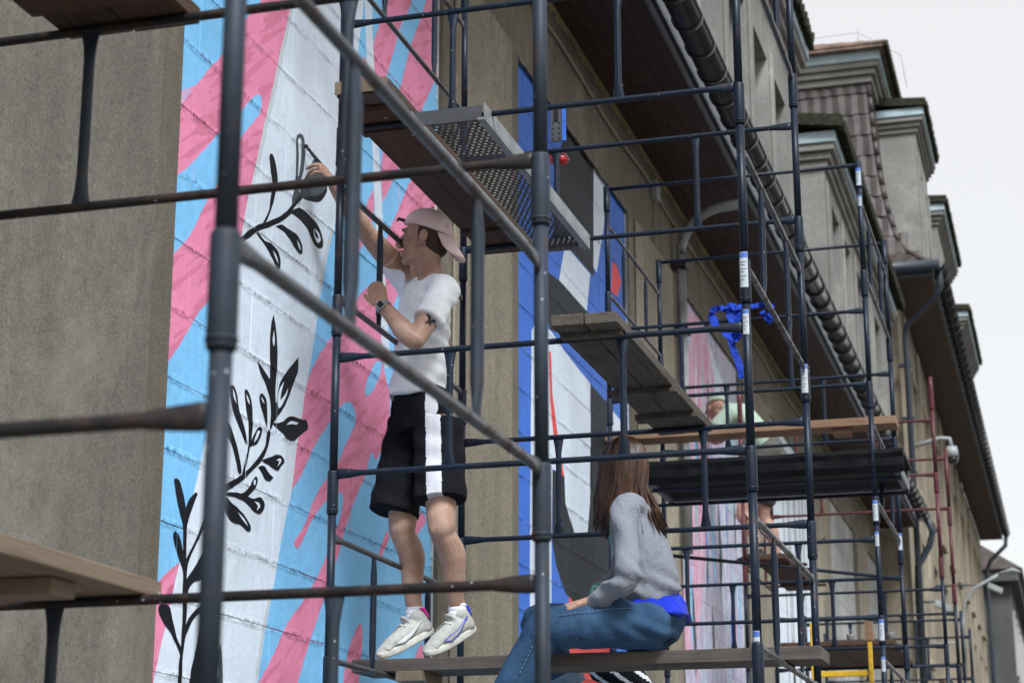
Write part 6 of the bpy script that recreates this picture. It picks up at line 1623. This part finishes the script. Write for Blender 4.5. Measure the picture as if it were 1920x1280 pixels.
def sw_fold(co, n):
    f = 0.011 * noise.noise(V3((co.x * 8, co.y * 8, co.z * 5))) + 0.006 * noise.noise(V3((co.x * 22 + co.z * 12, co.y * 14, co.z * 9)))
    d = (co - J['elL']).length
    f += 0.0045 * math.exp(-(d / 0.12) ** 2) * math.sin(co.z * 105 + co.x * 60 + 5 * noise.noise(co * 7)) * (0.4 + noise.noise(co * 6 + V3((2, 5, 1))))
    u = co.z - (J['pelvis'].z + 0.04)
    if u < 0.16: f += 0.009 * math.exp(-((u - .06) / .05) ** 2) * math.sin(co.z * 75 + co.x * 25 + 3 * noise.noise(co * 5))
    f += 0.004 * math.sin(co.z * 30 + co.x * 30 + 4 * noise.noise(co * 4))
    return f
fr0 = J['chest']
def pr_pick(c):
    d = c - lerp(J['chest'], J['belly'], .4)
    return 1 if d.dot(bf) > 0.085 and abs(d.dot(bl_)) < 0.115 and -0.24 < d.z < 0.11 else 0
sw = organic('sweatshirt', t, [M['sweat'], M['print']], wo, 0.0068, 7, .5, sw_fold, pr_pick, ORG)
# side seam and shoulder seam
q = MB(); pts = [J['chest'] + bl_ * 0.13 - bf * 0.06 + V3((0, 0, .09)), J['chest'] + bl_ * .178 - bf * .085 + V3((0, 0, 0)), J['chest'] + bl_ * .175 - bf * .095 + V3((0, 0, -.07))]
q.tube(pts, .0022, 6); o = q.build('seam', M['sweat'], sw); o.data.transform(Matrix.Translation(-ORG))
# blue t-shirt tail below the hem
t = MB()
limb(t, [lerp(J['belly'], J['pelvis'], .55), J['pelvis'] + V3((0.006, 0, .0)), J['pelvis'] + V3((.014, 0, -.04))], [(0.105, 0.165), (0.130, 0.192), (0.140, 0.200)], 20, up=bf, caps=False)
organic('blue_t_shirt', t, M['bluetee'], wo, 0.0068, 4, .5, lambda co, n: 0.010 * noise.noise(co * 13) + .004 * math.sin(co.x * 90 + co.z * 40), None, ORG)
# jeans
t = MB()
limb(t, [J['pelvis'] + V3((.01, 0, .02)), J['pelvis'] + V3((.01, 0, -.03)), J['pelvis'] + V3((-.02, 0, -.07))], [(0.095, 0.155), (0.112, 0.172), (0.10, 0.165)], 20, up=bf)
for s in 'LR':
    h, kn, an = J['hip' + s], J['kn' + s], J['an' + s]
    limb(t, [h + V3((.0, 0, -.015)), lerp(h, kn, .35), lerp(h, kn, .75), kn, lerp(kn, an, .25), lerp(kn, an, .6), lerp(kn, an, 1.0)], [0.100, 0.102, 0.088, 0.080, 0.080, 0.086, 0.088] if s == 'L' else [0.100, 0.096, 0.080, 0.074, 0.072, 0.072, 0.072], 20, caps=(True))
def jn_fold(co, n):
    f = 0.008 * noise.noise(V3((co.x * 6, co.y * 8, co.z * 8)))
    d = (co - J['knL']).length
    f += 0.007 * math.exp(-(d / 0.16) ** 2) * math.sin(co.x * 70 - co.z * 50 + 3 * noise.noise(co * 5))
    d = (co - J['hipL']).length
    f += 0.006 * math.exp(-(d / 0.20) ** 2) * math.sin(co.x * 55 + co.z * 60 + 3 * noise.noise(co * 5))
    return f
jn = organic('jeans', t, M['denim'], wo, 0.0068, 6, .5, jn_fold, None, ORG)
# outseam stitching along the near leg, back pocket
q = MB()
a_, k_, n_ = J['hipL'], J['knL'], J['anL']
seam = [a_ + V3((-.06, -.112, .045)), lerp(a_, k_, .35) + V3((0, -.102, .05)), lerp(a_, k_, .75) + V3((0, -.082, .042)), k_ + V3((.0, -.075, .03)), lerp(k_, n_, .2) + V3((.02, -.080, 0.02)), lerp(k_, n_, .6) + V3((.02, -.088, .0))]
for i in range(len(seam) - 1):
    m_ = 9
    for j in range(m_):
        p0, p1 = lerp(seam[i], seam[i + 1], j / m_), lerp(seam[i], seam[i + 1], (j + .7) / m_)
        q.tube([p0, p1], .0019, 5)
o = q.build('stitching', M['stitch'], jn); o['kind'] = 'stuff'; o.data.transform(Matrix.Translation(-ORG))
q = MB(); pc = J['pelvis'] + V3((.035, -.17, -.045))
q.tube([pc + V3((-.05, -.005, .05)), pc + V3((-.045, -.012, -.03)), pc + V3((-.01, -.012, -.055))], .003, 6); o = q.build('pocket_seam', M['stitch'], jn); o.data.transform(Matrix.Translation(-ORG))
# rolled cuff and shoe on the far foot, shoe on the near one
for s in 'LR':
    kn, an = J['kn' + s], J['an' + s]; d = (an - kn).normalized()
    q = MB(); limb(q, [an - d * .03, an + d * .035], [0.082 if s == 'R' else .096] * 2, 18, caps=False); organic('cuff', q, M['stitch'], wo, .007, 4, .5, None, None, ORG)
    f0 = an + d * 0.08
    q = MB(); limb(q, [f0 + V3((.05, 0, -.02)), f0 + V3((-.06, 0, -.035)), f0 + V3((-.16, 0, -.05))], [(.05, .042), (.045, .046), (.026, .04)], 16, up=(0, 0, 1)); limb(q, [an, f0], [.04, .045]); organic('shoe', q, M['sole'], wo, .006, 4, .5, None, None, ORG)

# ---- the person in pale green, bent over the far tower
p3 = empty('person', (0.58, 17.25, 4.281)); tag(p3, 'person in pale green top and cap bending to paint the pastel mural', 'person', 'people on the scaffold')
ORG = Vector(p3.location)
K = dict(foot=V3((0.72, 17.2, 4.36)), foot2=V3((0.86, 17.5, 4.36)), knee=V3((0.60, 17.2, 4.78)), knee2=V3((0.74, 17.5, 4.78)), hip=V3((0.86, 17.25, 5.16)), hip2=V3((0.88, 17.45, 5.16)), chest=V3((0.60, 17.3, 5.50)), neck=V3((0.44, 17.3, 5.58)), head=V3((0.36, 17.3, 5.60)), sh=V3((0.52, 17.12, 5.50)), el=V3((0.34, 17.02, 5.30)), wr=V3((0.24, 17.08, 5.50)), sh2=V3((0.52, 17.48, 5.50)), el2=V3((0.30, 17.55, 5.36)), wr2=V3((0.14, 17.5, 5.56)))
for k_ in K: K[k_] = K[k_] + V3((-0.2, 0, 0.0 if ('foot' in k_ or 'knee' in k_) else 0.16))
b = MB(); HW = head_forms(b, K['head'], V3((-0.55, 0.8, -0.25)), (0, 0, 1), 1.0)
limb(b, [HW(-.02, 0, -.05), K['neck'], K['chest']], [.055, .055, .09])
limb(b, [K['chest'], K['hip'].lerp(K['hip2'], .5)], [(0.09, 0.15), (0.10, 0.15)], up=(0, 0, 1))
limb(b, [K['sh'], K['el'], K['wr']], [.055, .045, .03]); limb(b, [K['sh2'], K['el2'], K['wr2']], [.055, .045, .03])
hand_forms(b, K['wr'], V3((-.8, 0, .5)), V3((-.4, 0, -.8)), 1, [(.4, .5, .4)] * 4); hand_forms(b, K['wr2'], V3((-.8, 0, .5)), V3((-.4, 0, -.8)), -1, [(.4, .5, .4)] * 4)
for s in ('', '2'):
    limb(b, [K['hip' + s], K['knee' + s], lerp(K['knee' + s], K['foot' + s], .35) + V3((.03, 0, 0)), K['foot' + s]], [.09, .062, .06, .036])
organic('body', b, M['skin'], p3, .009, 4, .5, None, None, ORG)
t = MB(); limb(t, [K['neck'] + V3((.04, 0, 0)), K['chest'], lerp(K['chest'], K['hip'], .6) + V3((0, .07, .0)), K['hip'].lerp(K['hip2'], .5) + V3((-.03, 0, .03))], [(.08, .11), (.135, .19), (.135, .18), (.13, .17)], 18, up=(.5, 0, .8))
for s in ('', '2'): limb(t, [lerp(K['chest'], K['sh' + s], .6), K['sh' + s], lerp(K['sh' + s], K['el' + s], .6)], [.10, .085, .08], 16)
organic('top', t, M['pale_green'], p3, .010, 5, .5, lambda co, n: .012 * noise.noise(co * 7), None, ORG)
t = MB(); limb(t, [K['hip'].lerp(K['hip2'], .5) + V3((-.03, 0, .05)), K['hip'].lerp(K['hip2'], .5) + V3((0, 0, -.05))], [(.13, .18), (.13, .19)], 18, up=(1, 0, 0))
for s in ('', '2'): limb(t, [K['hip' + s], lerp(K['hip' + s], K['knee' + s], .75)], [.12, .10], 16)
organic('shorts', t, plain('khaki_cotton', (.09, .085, .075), .9), p3, .010, 5, .5, lambda co, n: .008 * noise.noise(co * 9), None, ORG)
t = MB(); HE_ = head_forms
rings = []
for i in range(10):
    a = 0.02 + (math.pi / 2 - .05) * i / 9
    rings.append([HW(-.012 + .112 * math.cos(a) * math.cos(2 * math.pi * j / 24), .092 * math.cos(a) * math.sin(2 * math.pi * j / 24), .045 + .10 * math.sin(a)) for j in range(24)])
t.loft(rings); cpo = t.build('cap', M['pale_green'], p3); cpo.data.transform(Matrix.Translation(-ORG))
q = MB(); q.hexa([HW(.08, -.06, .045), HW(.17, -.04, .03), HW(.17, .04, .03), HW(.08, .06, .045), HW(.08, -.06, .055), HW(.17, -.04, .04), HW(.17, .04, .04), HW(.08, .06, .055)]); o = q.build('brim', M['pale_green'], cpo); o.data.transform(Matrix.Translation(-ORG))
for s in ('', '2'):
    f0 = K['foot' + s]
    q = MB(); limb(q, [f0 + V3((.06, 0, -.035)), f0 + V3((-.05, 0, -.03)), f0 + V3((-.17, 0, -.05))], [(.05, .042), (.045, .046), (.026, .04)], 14, up=(0, 0, 1)); limb(q, [f0 + V3((0.01, 0, .03)), f0], [.042, .045])
    sh = organic('shoe', q, M['black'], p3, .008, 4, .5, None, None, ORG)

# ---- somebody crouching below the plank, mostly out of view
p4 = empty('person', (1.2, 9.3, 1.6)); tag(p4, 'person in black and white striped top crouching below the plank at the bottom edge', 'person', 'people on the scaffold')
ORG = Vector(p4.location)
b = MB(); HW = head_forms(b, V3((0.86, 9.35, 2.30)), V3((-1, 0.2, 0)), (0, 0, 1), 1.0)
limb(b, [HW(-.02, 0, -.05), V3((0.94, 9.35, 2.12)), V3((1.08, 9.35, 2.0))], [.055, .052, .09])
limb(b, [V3((1.1, 9.35, 2.05)), V3((1.25, 9.35, 1.75))], [(.09, .14), (.11, .15)], up=(1, 0, 0))
limb(b, [V3((1.24, 9.16, 2.22)), V3((1.16, 8.98, 2.50)), V3((0.92, 9.02, 2.55))], [.05, .042, .028]); limb(b, [V3((1.08, 9.54, 2.1)), V3((.85, 9.6, 2.05)), V3((.62, 9.5, 2.2))], [.05, .042, .028])
hand_forms(b, V3((0.92, 9.02, 2.55)), V3((-.8, .1, .5)), V3((-.3, 0, -.9)), 1, [(.4, .5, .4)] * 4); hand_forms(b, V3((.62, 9.5, 2.2)), V3((-.8, 0, .5)), V3((-.4, 0, -.8)), -1, [(.4, .5, .4)] * 4)
for y in (9.22, 9.5): limb(b, [V3((1.25, y, 1.72)), V3((0.86, y, 1.85)), V3((1.05, y, 1.68))], [.09, .062, .04])
organic('body', b, M['skin_f'], p4, .008, 4, .5, None, None, ORG)
t = MB(); limb(t, [V3((1.0, 9.35, 2.1)), V3((1.12, 9.35, 1.98)), V3((1.27, 9.35, 1.72))], [(.09, .12), (.125, .18), (.13, .18)], 18, up=(1, 0, .5))
limb(t, [V3((1.16, 9.22, 2.06)), V3((1.24, 9.14, 2.26)), V3((1.18, 8.98, 2.49)), V3((1.02, 9.0, 2.53))], [.10, .08, .07, .06], 16); limb(t, [V3((1.08, 9.52, 2.08)), V3((.88, 9.6, 2.05))], [.08, .065], 16)
organic('striped_top', t, [M['shorts'], M['stripe']], p4, .009, 5, .5, None, lambda c: 1 if (c.x * 9 + c.z * 12) % 1.0 < 0.25 else 0, ORG)
t = MB()
for y in (9.22, 9.5): limb(t, [V3((1.27, y, 1.72)), V3((0.86, y, 1.85)), V3((1.04, y, 1.70))], [.115, .085, .07], 16)
organic('trousers', t, M['shorts'], p4, .010, 4, .5, None, None, ORG)
t = MB()
rings = []
for i in range(12):
    a = -0.9 + 2.4 * i / 11
    rings.append([HW(-.03 + .10 * math.cos(a) * math.cos(2 * math.pi * j / 20), .088 * math.cos(a) * math.sin(2 * math.pi * j / 20), .03 + .105 * math.sin(a)) for j in range(20)])
t.loft(rings); o = t.build('hair', M['hair'], p4); o.data.transform(Matrix.Translation(-ORG))
for y in (9.22, 9.5):
    q = MB(); limb(q, [V3((1.10, y, 1.65)), V3((.98, y, 1.65)), V3((.86, y, 1.635))], [(.045, .042), (.042, .045), (.025, .038)], 14, up=(0, 0, 1)); organic('shoe', q, M['black'], p4, .008, 4, .5, None, None, ORG)
plank('plank', 'low plank under the crouching person, just below the picture', (0.42, 8.95, 1.56), (1.5, 9.7, 1.605), M['wood_x_old'], axis='x', parts=3)
